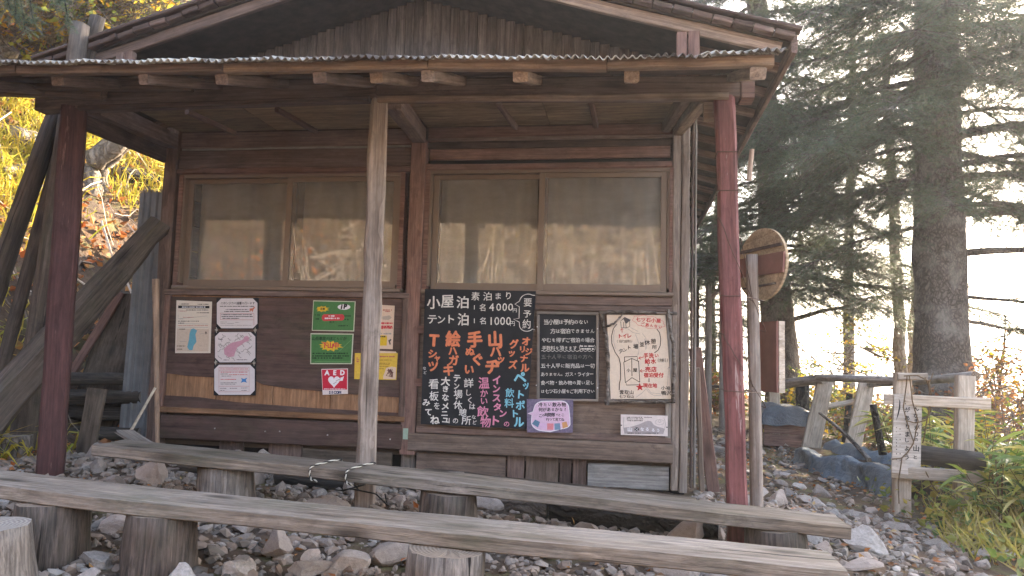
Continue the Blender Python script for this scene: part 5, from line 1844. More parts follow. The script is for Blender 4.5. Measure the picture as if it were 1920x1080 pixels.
    log('rail', tuple(atY(1535, 708, 3.75)), tuple(atY(1700, 714, .95)), .04, .028, [M['rail_bark'], M['end']], f, noise=.1)
    log('rail', tuple(atY(1630, 722, 4.0)), tuple(atY(1830, 705, .75)), .03, .034, [M['rail_bark'], M['end']], f, noise=.12)
    log('rail', tuple(atY(1540, 764, 4.05)), tuple(atY(1605, 752, 4.15)), .03, .03, [M['white_wood'], M['end']], f, noise=.08)
    log('post', tuple(atY(1505, 830, 5.6) - [0, 0, .2]), tuple(atY(1505, 722, 5.6)), .09, .09, [M['bark_dark'], M['end']], f)
    log('post', tuple(atY(1585, 800, 5.0) - [0, 0, .2]), tuple(atY(1593, 738, 5.0)), .045, .04, [M['bark_dark'], M['end']], f)
    o = log('old_stake', tuple(atY(1655, 830, 1.6) - [0, 0, .1]), tuple(atY(1637, 758, 1.6)), .03, .028, [M['bark_dark'], M['end']], noise=.1)
    tag(o, 'dark leaning stake sticking out of the tarp lined bed', 'stake')

    # small frame with a hanging sign
    f = thing('sign_frame', 'low pale timber frame of two posts and two rails among bamboo grass', 'frame', g3(2.1, .4))
    Yl, Yr = .48, .34
    a0, a1 = atZ(1690, 975, gz(1.9, .4) - .03), atY(1692, 699, Yl)
    Yl = a0[1]
    Yr = Yl - .12
    a1 = atY(1692, 699, Yl)
    b0, b1 = atY(1805, 990, Yr), atY(1809, 704, Yr)
    beam('post', tuple(a0), tuple(a1), .108, .07, M['white_wood'], f, up=(0, -1, 0), jit=.004)
    beam('post', tuple(b0), tuple(b1), .105, .07, M['white_wood'], f, up=(0, -1, 0), jit=.004)
    beam('rail', tuple(atY(1657, 748, Yl - .06)), tuple(atY(1857, 758, Yr - .06)), .035, .075, M['white_wood'], f, jit=.003)
    beam('rail', tuple(atY(1671, 884, Yl - .06)), tuple(atY(1846, 896, Yr - .06)), .035, .085, M['white_wood'], f, jit=.003)
    beam('cap', tuple(atY(1683, 706, Yl - .05)), tuple(atY(1738, 706, Yl - .05)), .03, .05, M['white_wood'], f)
    Ys = Yl - .1
    q = [(1677, 740), (1729, 747), (1726, 893), (1672, 886)]
    q = [atY(u, v, Ys) for u, v in q]
    o = prism('hanging_sign', [(p[0], p[2]) for p in q], Ys, Ys + .014, M['sign_paint'])
    tag(o, 'white painted board with brushed black Japanese characters hanging on the pale timber frame', 'sign')
    s = Sheet((1660, 700, 4.91), Ys)
    col = [('み', 280, 258, 50), ('ん', 285, 325, 50), ('な', 280, 392, 48), ('ま', 285, 440, 50), ('が', 290, 500, 52), ('り', 287, 560, 50), ('の', 285, 610, 36), ('山', 283, 690, 62), ('と', 275, 772, 44),
           ('ま', 200, 265, 56), ('が', 203, 335, 52), ('あ', 200, 410, 52), ('り', 205, 490, 52), ('ま', 203, 560, 54), ('し', 200, 615, 48), ('よ', 197, 690, 52), ('う', 195, 770, 58)]
    text(s, 'brush_lettering', col, BLK, o, Ys - .0015, .02, 5)
    text(s, 'small_lettering', [(c, 135, v, 17) for c, v in zip('小さな一歩へ', (510, 560, 610, 665, 740, 800))], BLK, o, Ys - .0015, .0, 5) if False else dashes(s, 'small_print', [(131, 140, v) for v in (512, 560, 610, 668, 740, 798)] + [(98, 106, v) for v in (500, 538, 610, 640, 668, 700, 740, 790)], BLK, o, Ys - .0015, 12)
    patch(s, 'brush_mark', [(122, 228), (138, 262), (137, 320), (122, 380), (98, 440), (112, 370), (124, 310), (128, 262)], BLK, o, Ys - .0015)
    l0, l1 = atY(1722, 852, Yl + .02), atY(1838, 864, Yr - .1)
    o = log('charred_log', tuple(l0), tuple(l1), .075, .07, [M['charred'], M['hut_dark']], noise=.1, grooves=.08, tilt=-.8, squash=.85)
    tag(o, 'dark charred log lying on the lower rail of the pale timber frame', 'log')
    t = thing('dry_vine', 'dry brown vine twisted over the hanging sign and its timber frame', 'vine', tuple(a1))
    for pts in (((1700, 705), (1697, 735), (1694, 765), (1702, 795), (1712, 830), (1703, 850), (1690, 858), (1672, 862)), ((1704, 705), (1710, 750), (1722, 790), (1716, 820), (1708, 836)), ((1698, 790), (1715, 792), (1738, 788), (1746, 770), (1741, 730), (1736, 708)),
                ((1740, 715), (1747, 745), (1742, 770), (1735, 810), (1728, 830)), ((1694, 706), (1720, 703), (1745, 716), (1750, 700)), ((1690, 860), (1684, 900), (1686, 945)), ((1735, 885), (1745, 905), (1760, 925))):
        K = np.array([atY(u, v, Ys - .02 + .008 * math.sin(v)) for u, v in pts])
        n = len(K)
        tt = np.linspace(0, n - 1, n * 5)
        P = np.stack([np.interp(tt, range(n), K[:, i]) for i in range(3)], -1)
        P = P + np.stack([np.sin(tt * 2.1) * .004, -.006 * np.cos(tt * 3), np.cos(tt * 2.7) * .004], -1)
        A = Acc()
        A.tube(P, .0042, 5)
        A.obj('stem', M['vine'], t, smooth=True)


M['tan_board'] = wood('tan_board', (.22, .15, .09), (.4, .3, .19), (.3, .24, .17), .5, knot=.2, ring=.5)
M['brown_bar'] = plain('brown_paint', (.17, .075, .06), .6, .2, .2, 12)
M['sign_paint'] = wood('sign_paint', (.46, .39, .33), (.6, .52, .45), (.46, .4, .34), .4, knot=0, crack=.3, bump=.25)
right_side()
bpy.data.objects.remove(_go)


# ----------------------------------------------------------------- trees, shrubs, grass
NEED_V, NEED_F = [], []
_nr = np.random.default_rng(3)
for k in range(15):
    t = k / 15 * .95
    for sgn in (-1, 1):
        a = _nr.uniform(-.9, .9)
        L = .2 * (1.05 - .45 * t)
        b = len(NEED_V)
        NEED_V += [(t - .012, 0, 0), (t + .03, .006 * sgn, .004), (t + .1 + _nr.uniform(0, .06), sgn * L * math.cos(a), L * math.sin(a) * .8 + .02)]
        NEED_F.append((b, b + 1, b + 2))
NEED_V, NEED_F = np.array(NEED_V, float), np.array(NEED_F)


def conifer(name, base, top, r0, r1, z0, z1, nb, blen, label, group, seed, bark_m='bark_spruce', spray=.2, dens=1.0, limbs=(), droop=.35, azr=None, flare=.35, skip=None, trunk_top=None):
    r = np.random.default_rng(seed)
    base, top = np.array(base, float), np.array(top, float)
    t = thing(name, label, 'tree', base, group)
    H = top[2] - base[2]
    def axis(z):
        k = (z - base[2]) / H
        w = np.array([.05 * math.sin(k * 7 + seed), .05 * math.cos(k * 6 + seed), 0]) * min(1, k * 3)
        return base + (top - base) * k + w
    # trunk
    zs = np.linspace(base[2] - .3, top[2], 70)
    sides = 22
    V, F = [], []
    ph = r.uniform(0, 6.28, 5)
    for z in zs:
        k = max(0, (z - base[2]) / H)
        c = axis(max(z, base[2]))
        rad = r0 + (r1 - r0) * k + flare * r0 * math.exp(-max(0, z - base[2]) / .55)
        for j in range(sides):
            a = 2 * math.pi * j / sides
            q = 1 + .045 * math.sin(3 * a + ph[0] + z) + .04 * math.sin(5 * a + ph[1] - 2 * z) + .03 * math.sin(2 * a + ph[2] + 4 * z) + .03 * r.normal()
            V.append((c[0] + rad * q * math.cos(a), c[1] + rad * q * math.sin(a), z))
    V = np.array(V)
    i = np.arange(len(zs) - 1)[:, None] * sides
    j = np.arange(sides)[None]
    Fq = np.stack([i + j, i + (j + 1) % sides, i + sides + (j + 1) % sides, i + sides + j], -1).reshape(-1, 4)
    link('trunk', np_mesh('trunk', V - base, Fq, M[bark_m], smooth=True), Matrix.Translation(Vector(base.tolist())), t)
    A = Acc()
    D, T, SZ = [], [], []
    def branch(p, az, L, up, dr, foli=1.0, rad=None):
        n = 9
        s = np.linspace(0, 1, n)
        d = np.array([math.cos(az), math.sin(az), 0])
        P = p + d * (s * L)[:, None] + np.array([0, 0, 1.])[None] * (L * (up * s - dr * s ** 2 + .12 * np.clip(s - .7, 0, 1)))[:, None]
        P[1:] += r.normal(0, .02 * L / 2, (n - 1, 3)) * np.array([1, 1, .6])
        rr = (rad or (.012 + .011 * L)) * (1 - .8 * s)
        A.tube(P, rr, 6, 0)
        nt = max(4, int(16 * L * dens))
        for st in np.linspace(.1 if foli > .9 else .35, 1, nt):
            c = np.array([np.interp(st, s, P[:, q]) for q in range(3)])
            for sg in (-1, 1):
                if r.random() > foli * (1.1 if st > .25 else .6):
                    continue
                a2 = az + sg * r.uniform(.5, 1.15)
                tl = L * .42 * (1.08 - st * .75) * r.uniform(.6, 1.2)
                d2 = np.array([math.cos(a2), math.sin(a2), r.uniform(-.75, .3)])
                m = max(2, int(tl / (spray * .36)))
                for q in range(m):
                    f = (q + .4) / m
                    pp = c + d2 * tl * f + np.array([0, 0, -.22 * tl * f * f])
                    a3 = a2 + r.uniform(-.75, .75)
                    D.append((math.cos(a3), math.sin(a3), r.uniform(-1.1, .35)))
                    T.append(pp)
                    SZ.append(spray * r.uniform(.75, 1.3))
                if m > 2:
                    A.tube(np.array([c, c + d2 * tl * .5 + [0, 0, -.05 * tl], c + d2 * tl * .95 + [0, 0, -.2 * tl]]), [.006, .004, .002], 3, 0)
    for b in range(nb):
        z = z0 + (z1 - z0) * ((b + r.random()) / nb)
        az = (b * 2.399 + r.uniform(-.4, .4)) if azr is None else r.uniform(*azr)
        k = (z - base[2]) / H
        L = blen * (1.05 - .75 * max(0, k)) * r.uniform(.65, 1.15)
        if skip and skip(z, az):
            continue
        branch(axis(z), az, L, r.uniform(-.05, .2), droop * r.uniform(.6, 1.3))
    for (z, az, L, up, dr, foli, rad) in limbs:
        branch(axis(z), az, L, up, dr, foli, rad)
    if len(T):
        R = rots(np.array(D), r.uniform(-.6, .6, len(D))) * np.array(SZ)[:, None, None]
        A.scatter(NEED_V, NEED_F, R, np.array(T), 1)
    link('crown', A.mesh('crown', [M[bark_m], M['needles']], origin=base), Matrix.Translation(Vector(base.tolist())), t)
    return t


LEAF_V = np.array([(0, 0, 0), (.35, .3, .06), (1, 0, -.05), (.35, -.3, .06)], float)
LEAF_F = np.array([(0, 1, 2), (0, 2, 3)])
BLADE_V = np.array([(0, -.02, 0), (0, .02, 0), (.5, -.018, .1), (.5, .018, .1), (1, 0, -.12)], float)
BLADE_F = np.array([(0, 2, 3), (0, 3, 1), (2, 4, 3)])


def leafy(name, base, trunks, nleaf, leaf, mats, label, cat, group, seed, cloud, bark_m='bark_pale', twigs=24, twig_m=None, flat=.5, kids=5):
    """Broadleaved tree or shrub: trunks are polylines with radii; leaves gather on twigs inside cloud ellipsoids (cx,cy,cz,rx,ry,rz)."""
    r = np.random.default_rng(seed)
    base = np.array(base, float)
    t = thing(name, label, cat, base, group)
    tips = []
    for (pts, r0, r1) in trunks:
        P = np.array(pts, float)
        n = len(P)
        tt = np.linspace(0, n - 1, n * 5)
        Q = np.stack([np.interp(tt, range(n), P[:, i]) for i in range(3)], -1) + r.normal(0, r0 * .12, (n * 5, 3))
        A = Acc()
        A.tube(Q, np.linspace(r0, r1, n * 5) * (1 + .06 * r.normal(0, 1, n * 5)), 12)
        A2 = A.mesh('trunk', [M[bark_m]], True, base)
        link('trunk', A2, Matrix.Translation(Vector(base.tolist())), t)
        tips.append(Q)
    A = Acc()
    D, T, SZ = [], [], []
    allp = np.concatenate(tips) if tips else base[None]
    per = max(1, int(nleaf / max(1, len(cloud) * twigs)))
    for (cx, cy, cz, rx, ry, rz) in cloud:
        c = np.array([cx, cy, cz])
        for k in range(twigs):
            e = r.normal(0, 1, 3)
            e = e / np.linalg.norm(e) * r.uniform(.25, 1) ** .6 * np.array([rx, ry, rz]) + c
            o = allp[np.argmin(np.linalg.norm(allp - (e * .55 + c * .45), axis=1) + r.uniform(0, .4, len(allp)))]
            m = (o + e) / 2 + r.normal(0, .12, 3) * np.linalg.norm(e - o) * .5
            s = np.linspace(0, 1, 8)[:, None]
            Q = (1 - s) ** 2 * o + 2 * s * (1 - s) * m + s ** 2 * e
            L = np.linalg.norm(e - o)
            A.tube(Q, np.linspace(.006 + .006 * L, .0025, 8), 4, 0)
            for kk in range(kids):
                f = r.uniform(.35, 1)
                q0 = Q[int(f * 7)]
                dd = r.normal(0, 1, 3)
                dd[2] = abs(dd[2]) * .5
                dd = dd / np.linalg.norm(dd) * r.uniform(.15, .45) * (.4 + .35 * L)
                A.tube(np.array([q0, q0 + dd * .5 + r.normal(0, .03, 3), q0 + dd]), [.004, .003, .0015], 3, 0)
                for q in range(per // kids + (1 if r.random() < (per % kids) / kids else 0)):
                    T.append(q0 + dd * r.uniform(.2, 1.05) + r.normal(0, .03, 3))
                    a = r.uniform(0, 6.28)
                    D.append((math.cos(a), math.sin(a), r.uniform(-1.0, .5)))
                    SZ.append(leaf * r.uniform(.6, 1.35))
    ml = mats if isinstance(mats, list) else [mats]
    if T:
        T, D, SZ = np.array(T), np.array(D), np.array(SZ)
        w = r.integers(0, len(ml), len(T))
        for i in range(len(ml)):
            k = w == i
            A.scatter(LEAF_V, LEAF_F, rots(D[k], r.uniform(-1.5, 1.5, k.sum())) * SZ[k][:, None, None], T[k], 1 + i)
    if A.n:
        link('crown', A.mesh('crown', [M[twig_m or bark_m]] + [M[m] for m in ml], origin=base), Matrix.Translation(Vector(base.tolist())), t)
    return t


def on(x, y, dz=0.0):
    return np.array([x, y, gz(x, y) + dz])


def right_trees():
    b = atY(1772, 760, 5.0)
    top = atY(1735, -260, 5.3)
    top[2] = 10.0
    zz = lambda py: atY(1780, py, 5)[2]
    conifer('spruce', on(b[0], b[1], .0), top + np.array([0, 0, 2.0]), .33, .17, 3.2, 9.5, 70, 3.6, 'large dark spruce with a thick trunk rising beside the timber frame with the hanging sign', 'spruces beyond the fence', 11,
            limbs=((zz(255), .1, 2.6, .25, .1, .8, .075), (zz(400), .15, 2.8, .05, -.05, .5, .07), (zz(330), -.2, 2.2, .1, .3, .6, .05), (zz(470), -.1, 2.4, .05, .1, .45, .06), (zz(140), 2.9, 3.0, -.1, .15, .9, .05), (zz(230), 3.3, 3.4, -.12, .1, 1, .045), (zz(330), 3.0, 2.6, -.2, .15, 1, .04), (zz(420), 3.4, 2.3, -.1, .3, 1, .03), (zz(600), .2, 2.2, .0, .2, .8, .03), (zz(560), -.5, 2.0, .1, .4, .8, .03),
                   (zz(180), -1.6, 2.6, .0, .3, 1, .04), (zz(60), -1.9, 2.8, .0, .3, 1, .04), (zz(120), -1.1, 2.6, .0, .35, 1, .04), (zz(20), -2.4, 2.8, .0, .3, 1, .04)), droop=.3, spray=.2)
    b2 = atY(1478, 720, 7.2)
    t2 = atY(1445, 330, 7.2)
    d2 = (t2 - b2) / (t2[2] - b2[2])
    conifer('spruce', on(b2[0], b2[1]), b2 + d2 * (10.5 - b2[2]), .27, .1, 2.4, 9, 70, 3.2, 'spruce with a shaggy trunk standing behind the fence next to the round sign', 'spruces beyond the fence', 23,
            limbs=((1.75, .25, 2.0, .25, -.02, .6, .05), (2.2, -1.2, 2.2, .1, .25, 1, .03), (2.9, -2.2, 2.4, .0, .3, 1, .03), (2.4, .2, 2.4, .0, .3, 1, .03), (3.0, -.3, 2.6, .0, .3, 1, .03)), droop=.35, spray=.2)
    for i, (px, Y, H, bl, lab) in enumerate(((1330, 11.5, 6.6, 2.4, 'dark spruce showing between the hut eave and the shaggy spruce'), (1590, 12.5, 12.0, 3.0, 'dark spruce standing farther back between the shaggy and the thick trunked spruce'), (1985, 8.5, 11.0, 3.4, 'dark spruce whose boughs fill the sky beyond the thick trunked spruce'))):
        p = atY(px, 640, Y)
        conifer('spruce', on(p[0], Y), (p[0] + .2, Y, H), .13, .04, (1.2, 3.2, 3.6)[i], H - 1.0, (50, 56, 34)[i], bl, lab, 'spruces beyond the fence', 40 + i, spray=.24, dens=.7, droop=.35)
    # pale twin trunks
    for k, (pa, pb, Y, lab) in enumerate((((1692, 735), (1676, 430), 9.0, 'thinner of the two bare pale trunks seen between the spruces'), ((1716, 745), (1722, 430), 9.3, 'thicker of the two bare pale trunks seen between the spruces'))):
        a, c = atY(*pa, Y), atY(*pb, Y)
        d = (c - a) / (c[2] - a[2])
        leafy('pale_tree', on(a[0], a[1]), [([on(a[0], a[1], -.2), a, c, a + d * 6.5], .13 + .03 * k, .07)], 500, .05, ['yellow_leaf', 'green_leaf'], lab, 'tree', 'pale trunks between the spruces', 60 + k, [(a[0], Y, 6.2, 1.6, 1.4, 1.4)], 'bark_pale')
    # shrubs beyond the fence
    sh = (((1500, 770), 6.4, 1.0, 'green_leaf', 'yellow_leaf', 'sunlit yellow green bush behind the log fence near the crate'), ((1560, 640), 9.5, 1.5, 'green_leaf', 'yellow_leaf', 'yellow green leafy tree crown hanging low behind the fence rails'), ((1640, 790), 5.2, .8, 'green_leaf', 'rust_leaf', 'small green and rusty bush between fence and hanging sign'),
          ((1875, 690), 5.6, .75, 'rust_leaf', 'yellow_leaf', 'rusty orange bush glowing beyond the end of the timber frame'), ((1830, 760), 4.6, .8, 'rust_leaf', 'rust_leaf', 'reddish brown bush behind the posts of the timber frame'), ((1905, 800), 3.2, .7, 'yellow_leaf', 'rust_leaf', 'yellow bush at the outer edge beyond the bamboo grass'),
          ((1600, 780), 8.0, .9, 'yellow_leaf', 'green_leaf', 'golden bush seen under the fence rail between the two pale posts'), ((1890, 925), 1.0, .45, 'yellow_leaf', 'green_leaf', 'low golden bush spilling over the path edge beside the bamboo grass'), ((1860, 850), 2.0, .6, 'yellow_leaf', 'yellow_leaf', 'bright yellow bush behind the bamboo grass near the charred log'), ((1340, 720), 9.0, .9, 'rust_leaf', 'green_leaf', 'rusty bush seen under the roof of the open shelter'))
    for k, (p, Y, R, m1, m2, lab) in enumerate(sh):
        c = atY(*p, Y)
        g0 = on(c[0], c[1])
        st = [([g0, g0 + (c - g0) * .6 + r3(.1), c + r3(R * .5)], .018, .008) for _ in range(4)]
        leafy('bush', g0, st, 1500, .055 if Y < 6 else .07, [m1, m2], lab, 'bush', 'bushes beyond the fence', 80 + k, [(c[0], c[1], c[2], R, R, R * .75), (c[0] + R * .5, c[1], max(c[2] - R * .6, g0[2] + .2), R, R, R * .6)], 'twig', 40)
    # small young conifer
    c = atY(1882, 665, 6.0)
    conifer('young_fir', on(c[0] - .1, 6.0), (c[0], 6.0, c[2] + .55), .03, .01, c[2] - .6, c[2] + .5, 16, .6, 'slim young fir rising behind the rusty orange bush', None, 77, spray=.12, dens=1.4)


def r3(s):
    return np.array([random.uniform(-s, s), random.uniform(-s, s), random.uniform(-s, s) * .5])


def sasa(name, x, y, h, nl, label, group, seed, spread=.25, leaf=.26, mat='sasa'):
    r = np.random.default_rng(seed)
    b = on(x, y)
    t = thing(name, label, 'plant', b, group)
    A = Acc()
    D, T, SZ = [], [], []
    for k in range(max(2, nl // 9)):
        a = r.uniform(0, 6.28)
        e = b + np.array([math.cos(a) * spread * r.uniform(.3, 1), math.sin(a) * spread * r.uniform(.3, 1), h * r.uniform(.6, 1)])
        m = (b + e) / 2 + np.array([0, 0, h * .15])
        s = np.linspace(0, 1, 6)[:, None]
        Q = (1 - s) ** 2 * b + 2 * s * (1 - s) * m + s ** 2 * e
        A.tube(Q, np.linspace(.005, .002, 6), 4, 0)
        for q in range(9):
            f = r.uniform(.45, 1)
            p = Q[int(f * 5)]
            a2 = a + r.uniform(-1.5, 1.5)
            T.append(p)
            D.append((math.cos(a2), math.sin(a2), r.uniform(-.35, .7)))
            SZ.append(leaf * r.uniform(.6, 1.25))
    SASA_V = np.array([(0, 0, 0), (.2, -.055, .03), (.2, .055, .03), (.55, -.065, .02), (.55, .065, .02), (.8, -.035, -.06), (.8, .035, -.06), (1, 0, -.16), (.2, 0, .0), (.55, 0, -.01), (.8, 0, -.08)], float)
    SASA_F = np.array([(0, 1, 8), (0, 8, 2), (1, 3, 9), (1, 9, 8), (8, 9, 4), (8, 4, 2), (3, 5, 10), (3, 10, 9), (9, 10, 6), (9, 6, 4), (5, 7, 10), (10, 7, 6)])
    A.scatter(SASA_V, SASA_F, rots(np.array(D), r.uniform(-.5, .5, len(D))) * np.array(SZ)[:, None, None], np.array(T), 1)
    me = A.mesh('foliage', [M['vine'], M[mat]], origin=b)
    link('leafage', me, Matrix.Translation(Vector(b.tolist())), t)
    return t


def bam(x, y, near):
    if near:
        return 'low bamboo grass clump ' + ('at the foot of the inner frame post' if x < 2.12 else 'under the lower frame rail' if x < 2.3 else 'at the foot of the outer frame post')
    row_ = 'in front of' if y < .1 else 'level with' if y < .5 else 'behind' if y < 1.2 else 'far behind'
    return 'long leaved bamboo grass clump %s the timber frame, %s' % (row_, 'close by' if x < 2.6 else 'an arm away' if x < 2.95 else 'at the ridge edge')


def undergrowth():
    k = 0
    for (x0, x1, y0, y1, n) in ((2.3, 3.3, -.5, .9, 26), (2.25, 2.6, .6, 1.4, 5), (2.05, 2.5, -.25, .2, 6), (2.5, 3.3, 1.0, 3.0, 10)):
        for _ in range(n):
            x, y = random.uniform(x0, x1), random.uniform(y0, y1)
            near = y < .25 and x < 2.5
            sasa('bamboo_clump', x, y, random.uniform(.35, .6) if near else random.uniform(.45, .85), 27 if near else 36,
                 'low bamboo grass clump under the timber frame, number of its kind around the posts' if False else bam(x, y, near), 'bamboo grass clumps', 500 + k, .28, .17 if near else .27)
            k += 1
    # dry grass and stalks at the near corner of the path
    A = Acc()
    m = 2600
    x, y = rng.uniform(1.85, 3.2, m), rng.uniform(-1.6, .7, m)
    ok = x > 2.0 + .25 * np.sin(y * 3) - .12 * y
    x, y = x[ok], y[ok]
    d = np.stack([rng.normal(0, .6, len(x)), rng.normal(0, .6, len(x)), rng.uniform(.4, 1.2, len(x))], -1)
    A.scatter(BLADE_V, BLADE_F, rots(d, rng.uniform(0, 6.28, len(x))) * rng.uniform(.1, .34, len(x))[:, None, None], np.stack([x, y, ground_z(x, y)], -1), 0)
    m = 900
    x, y = rng.uniform(1.75, 3.2, m), rng.uniform(-1.8, 1.0, m)
    d = np.stack([rng.normal(0, 1, m), rng.normal(0, 1, m), rng.uniform(-.2, .9, m)], -1)
    A.scatter(LEAF_V, LEAF_F, rots(d, rng.uniform(0, 6.28, m)) * rng.uniform(.03, .09, m)[:, None, None], np.stack([x, y, ground_z(x, y) + rng.uniform(.01, .2, m)], -1), 1)
    tag(A.obj('dry_grass', [M['dry_grass'], M['green_leaf']]), 'dry grass and small weeds at the edge of the path', None, None, 'stuff')
    # fallen leaves before the hut, on the path and on the slope
    A = Acc()
    m = 3600
    x, y = rng.uniform(-3.8, 2.6, m), rng.uniform(-2.8, 4.0, m)
    thin = (x > .5) | (rng.random(m) < .3)
    x, y = x[thin], y[thin]
    m = len(x)
    ok = ~((x > -3.5) & (x < .42) & (y > -.1))
    x, y = x[ok], y[ok]
    m = len(x)
    d = np.stack([rng.normal(0, 1, m), rng.normal(0, 1, m), rng.normal(0, .25, m)], -1)
    A.scatter(LEAF_V, LEAF_F, rots(d, rng.normal(0, .5, m)) * rng.uniform(.018, .05, m)[:, None, None], np.stack([x, y, ground_z(x, y) + rng.uniform(.01, .035, m)], -1))
    tag(A.obj('fallen_leaves', M['litter']), 'scattered fallen leaves among the rubble', None, None, 'stuff')


def left_slope():
    # leaf litter over the sunlit slope
    A = Acc()
    m = 42000
    x, y = rng.uniform(-13, -3.7, m), rng.uniform(-2.5, 13, m)
    d = np.stack([rng.normal(0, 1, m), rng.normal(0, 1, m), rng.normal(0, .55, m)], -1)
    A.scatter(LEAF_V, LEAF_F, rots(d, rng.uniform(0, 6.28, m)) * rng.uniform(.05, .12, m)[:, None, None], np.stack([x, y, ground_z(x, y) + .02], -1))
    tag(A.obj('leaf_litter', M['litter']), 'brown and orange leaf litter covering the slope beside the hut', None, None, 'stuff')
    A = Acc()
    nt = 2900
    cx, cy = rng.uniform(-11, -3.9, nt), rng.uniform(-1.5, 9, nt)
    keep = (np.sin(cx * 1.9 + 1) + np.cos(cy * 1.3 + cx) + rng.normal(0, .45, nt)) > -.25
    cx, cy = cx[keep], cy[keep]
    per = 24
    x = np.repeat(cx, per) + rng.normal(0, .1, len(cx) * per)
    y = np.repeat(cy, per) + rng.normal(0, .1, len(cx) * per)
    m = len(x)
    d = np.stack([rng.normal(.25, .6, m), rng.normal(-.3, .6, m), rng.uniform(.1, 1.1, m)], -1)
    BV = BLADE_V * np.array([1, 1.0, 1.8])
    A.scatter(BV, BLADE_F, rots(d, rng.normal(0, .5, m)) * rng.uniform(.16, .42, m)[:, None, None], np.stack([x, y, ground_z(x, y)], -1))
    tag(A.obj('slope_grass', M['grass_y']), 'yellow green grass tufts on the slope beside the hut', None, None, 'stuff')
    # dead twigs
    A = Acc()
    for _ in range(420):
        x, y = random.uniform(-11, -3.9), random.uniform(-1.5, 9)
        a = random.uniform(0, 6.28)
        L = random.uniform(.3, 1.3)
        s = np.linspace(-.5, .5, 6)
        X, Y = x + math.cos(a) * s * L, y + math.sin(a) * s * L
        Z = ground_z(X, Y) + .04 + rng.uniform(0, .14, 6) + abs(math.sin(a)) * .05
        A.tube(np.stack([X, Y, Z], -1), random.uniform(.004, .014), 4, random.randrange(2))
    tag(A.obj('twig_litter', [M['twig'], M['twig_pale']]), 'dead twigs strewn over the slope beside the hut', None, None, 'stuff')
    # fallen logs
    for pa, pb, ra, lab in (((20, 268), (95, 285), .11, 'grey fallen log with a sawn end on the slope beyond the leaning poles'), ((0, 330), (75, 318), .06, 'thin fallen limb lying below the sawn log on the slope'),
                            ((215, 335), (300, 352), .1, 'dark rotten log half buried in leaves on the slope above the metal sheet'), ((40, 250), (110, 195), .04, 'slender bare limb slanting over the slope behind the leaning poles')):
        a, b = hit(*pa), hit(*pb)
        o = log('slope_log', (a[0], a[1], a[2] + ra * .6), (b[0], b[1], b[2] + ra * .7), ra, ra * .8, [M['bark_hill'] if 'dark' not in lab else M['bark_dark'], M['end_grey']], noise=.1, knots=1)
        tag(o, lab, 'log', 'fallen logs on the slope')
    # leaning trunks and yellow trees above the slope
    specs = (((168, 312), (232, 250), (470, 20), .16, 'pale trunk leaning over behind the porch tie beam'), ((190, 318), (262, 240), (520, 60), .09, 'thin pale trunk leaning beside the thicker one behind the porch tie beam'),
             ((60, 118), (75, 85), (125, 10), .2, 'grey leaning trunk above the porch roof edge'), ((30, 112), (50, 85), (95, 25), .14, 'dark leaning trunk next to the grey one above the porch roof edge'),
             ((-15, 130), (10, 60), (40, -60), .22, 'broad grey trunk at the outermost edge above the porch roof'), ((235, 90), (262, 20), (290, -120), .13, 'upright pale trunk among yellow leaves above the roof slope'),
             ((180, 100), (205, 30), (230, -100), .1, 'slim pale trunk behind the sawn pole tops'))
    for k, (p0, p1, p2, rr, lab) in enumerate(specs):
        b = hit(*p0)
        depth = float((b - EYE) @ _f)
        depth *= .97
        q1 = EYE + ray(*p1) * depth
        q2 = EYE + ray(*p2) * depth * 1.03
        q0 = EYE + ray(*p0) * depth
        g0 = on(q0[0], q0[1], -.2)
        d = (q2 - q1) / np.linalg.norm(q2 - q1)
        trunk = [g0, q0, q1, q2, q2 + d * 2.0] if q0[2] > g0[2] + .3 else [q0 - [0, 0, .2], q1, q2, q2 + d * 2]
        rs = np.random.default_rng(900 + k)
        cl = []
        for _ in range(5 if k > 1 else 0):
            u, v = rs.uniform(-40, 330), rs.uniform(-130, 60)
            c = EYE + ray(u, v) * min(depth, 9.0) * rs.uniform(.86, .99)
            cl.append((c[0], c[1], c[2], .7, .7, .4))
        leafy('maple_tree', tuple(trunk[0]), [(trunk, rr * depth / 9, rr * .5 * depth / 9)], 2600 if k > 1 else 700, .085, ['yellow_leaf', 'yellow_leaf', 'green_leaf'] if k % 2 else ['yellow_leaf', 'rust_leaf', 'yellow_leaf'], lab, 'tree', 'autumn trees on the slope', 700 + k, cl, 'bark_hill', 34, None)
    # dark conifer boughs hanging into the top corner
    t = thing('conifer_bough', 'dark drooping conifer bough hanging over the top corner beside the porch roof', 'bough', EYE + ray(30, -60) * 4.2)
    A = Acc()
    D, T, SZ = [], [], []
    for (u0, v0, u1, v1) in ((10, -90, 48, 55), (35, -80, 62, 40), (95, -90, 128, 42), (15, -60, 30, 30), (120, -90, 112, 10), (-30, -60, 20, 20)):
        a, b = EYE + ray(u0, v0) * 4.3, EYE + ray(u1, v1) * 4.1
        s = np.linspace(0, 1, 9)[:, None]
        Q = a + (b - a) * s + np.array([0, 0, .06]) * np.sin(s * 3.14)
        A.tube(Q, np.linspace(.008, .002, 9), 5, 0)
        for f in np.linspace(.15, 1, 22):
            p = a + (b - a) * f
            for _ in range(2):
                dd = (b - a) / np.linalg.norm(b - a) + rng.normal(0, .45, 3)
                D.append(dd)
                T.append(p)
                SZ.append(random.uniform(.07, .12))
    A.scatter(NEED_V, NEED_F, rots(np.array(D), rng.uniform(0, 6, len(D))) * np.array(SZ)[:, None, None], np.array(T), 1)
    link('twig', A.mesh('twig', [M['bark_dark'], M['needles']], origin=WM[t].translation), WM[t].copy(), t)


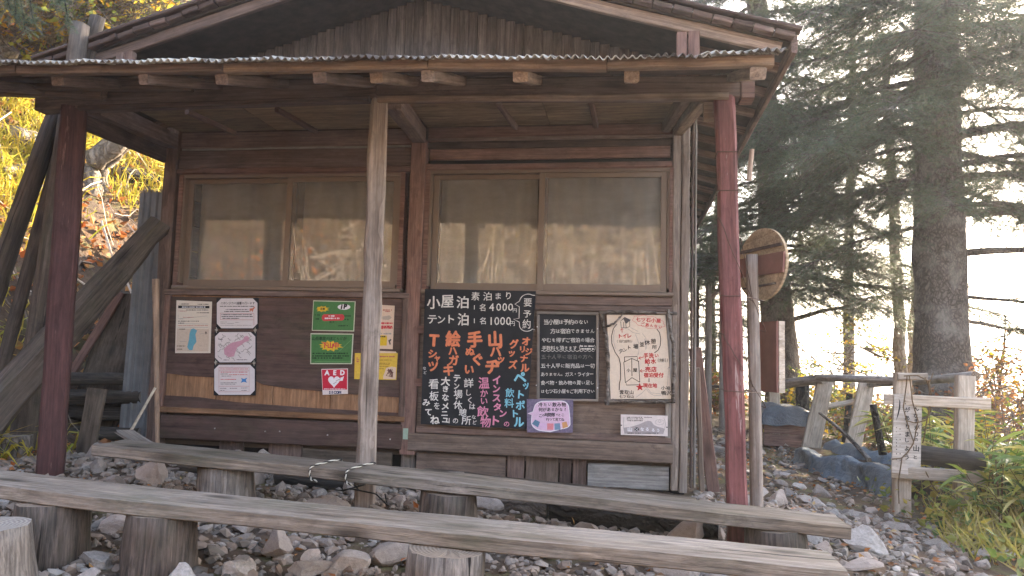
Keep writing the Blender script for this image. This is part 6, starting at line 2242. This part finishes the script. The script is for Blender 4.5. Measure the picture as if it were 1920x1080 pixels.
def behind_viewer():
    """The brushy slope the windows mirror."""
    for k in range(9):
        x, y = -4.5 + k * 1.45 + random.uniform(-.4, .4), -9.2 - 1.2 * (k % 3)
        b = on(x, y, -.1)
        st = []
        for _ in range(6):
            e = b + np.array([random.uniform(-.9, .9), random.uniform(-.6, .6), random.uniform(2.0, 3.6)])
            st.append(([b + r3(.1), (b + e) / 2 + r3(.3), e], .035, .01))
        leafy('bare_shrub', b, st, 1500, .07, ['litter', 'yellow_leaf'], 'tall bare shrub of pale twigs mirrored in the window glass', 'shrub', 'shrubs mirrored in the windows', 1200 + k,
              [(x, y, b[2] + 2.3, 1.3, 1.0, 1.5), (x, y, b[2] + 1.0, 1.2, 1.0, .9)], 'twig_pale', 90, None)
    A = Acc()
    for _ in range(2600):
        x, y = random.uniform(-7, 9), random.uniform(-12.5, -7.6)
        z = gz(x, y)
        d = rng.normal(0, 1, 3)
        d[2] = abs(d[2]) * .9
        d *= random.uniform(.4, 1.5) / np.linalg.norm(d)
        P = np.array([(x, y, z), (x + d[0] * .5 + random.uniform(-.1, .1), y + d[1] * .5, z + d[2] * .55), (x + d[0], y + d[1], z + d[2])]) + np.array([0, 0, random.uniform(0, 1.6)])
        A.tube(P, [.012, .009, .004], 3)
    m = 9000
    x, y = rng.uniform(-8, 10, m), rng.uniform(-13.5, -7.4, m)
    d = np.stack([rng.normal(0, 1, m), rng.normal(0, 1, m), rng.normal(0, .8, m)], -1)
    A.scatter(LEAF_V, LEAF_F, rots(d, rng.uniform(0, 6.28, m)) * rng.uniform(.06, .2, m)[:, None, None], np.stack([x, y, ground_z(x, y) + rng.uniform(0, .9, m) ** 2], -1), 1)
    tag(A.obj('brushwood', [M['twig_pale'], M['litter'], M['rust_leaf']]), 'pale dry brushwood on the slope facing the hut, mirrored in the panes', None, None, 'stuff')


right_trees()
undergrowth()
left_slope()
behind_viewer()


# ----------------------------------------------------------------- haze volume added to imitate lens glare
def haze():
    A = Acc()
    A.box((0, 0, -10), (6100, 6100, 100))
    k = Nodes('glare_volume')
    v = k.n('ShaderNodeVolumePrincipled')
    v.inputs['Color'].default_value = (.95, .97, 1, 1)
    v.inputs['Density'].default_value = .0022
    v.inputs['Anisotropy'].default_value = .45
    k.t.links.new(v.outputs[0], k.out.inputs['Volume'])
    o = A.obj('haze', k.m)
    tag(o, 'added thin pale haze volume imitating lens glare over trees and sky', None, None, 'stuff')


haze()
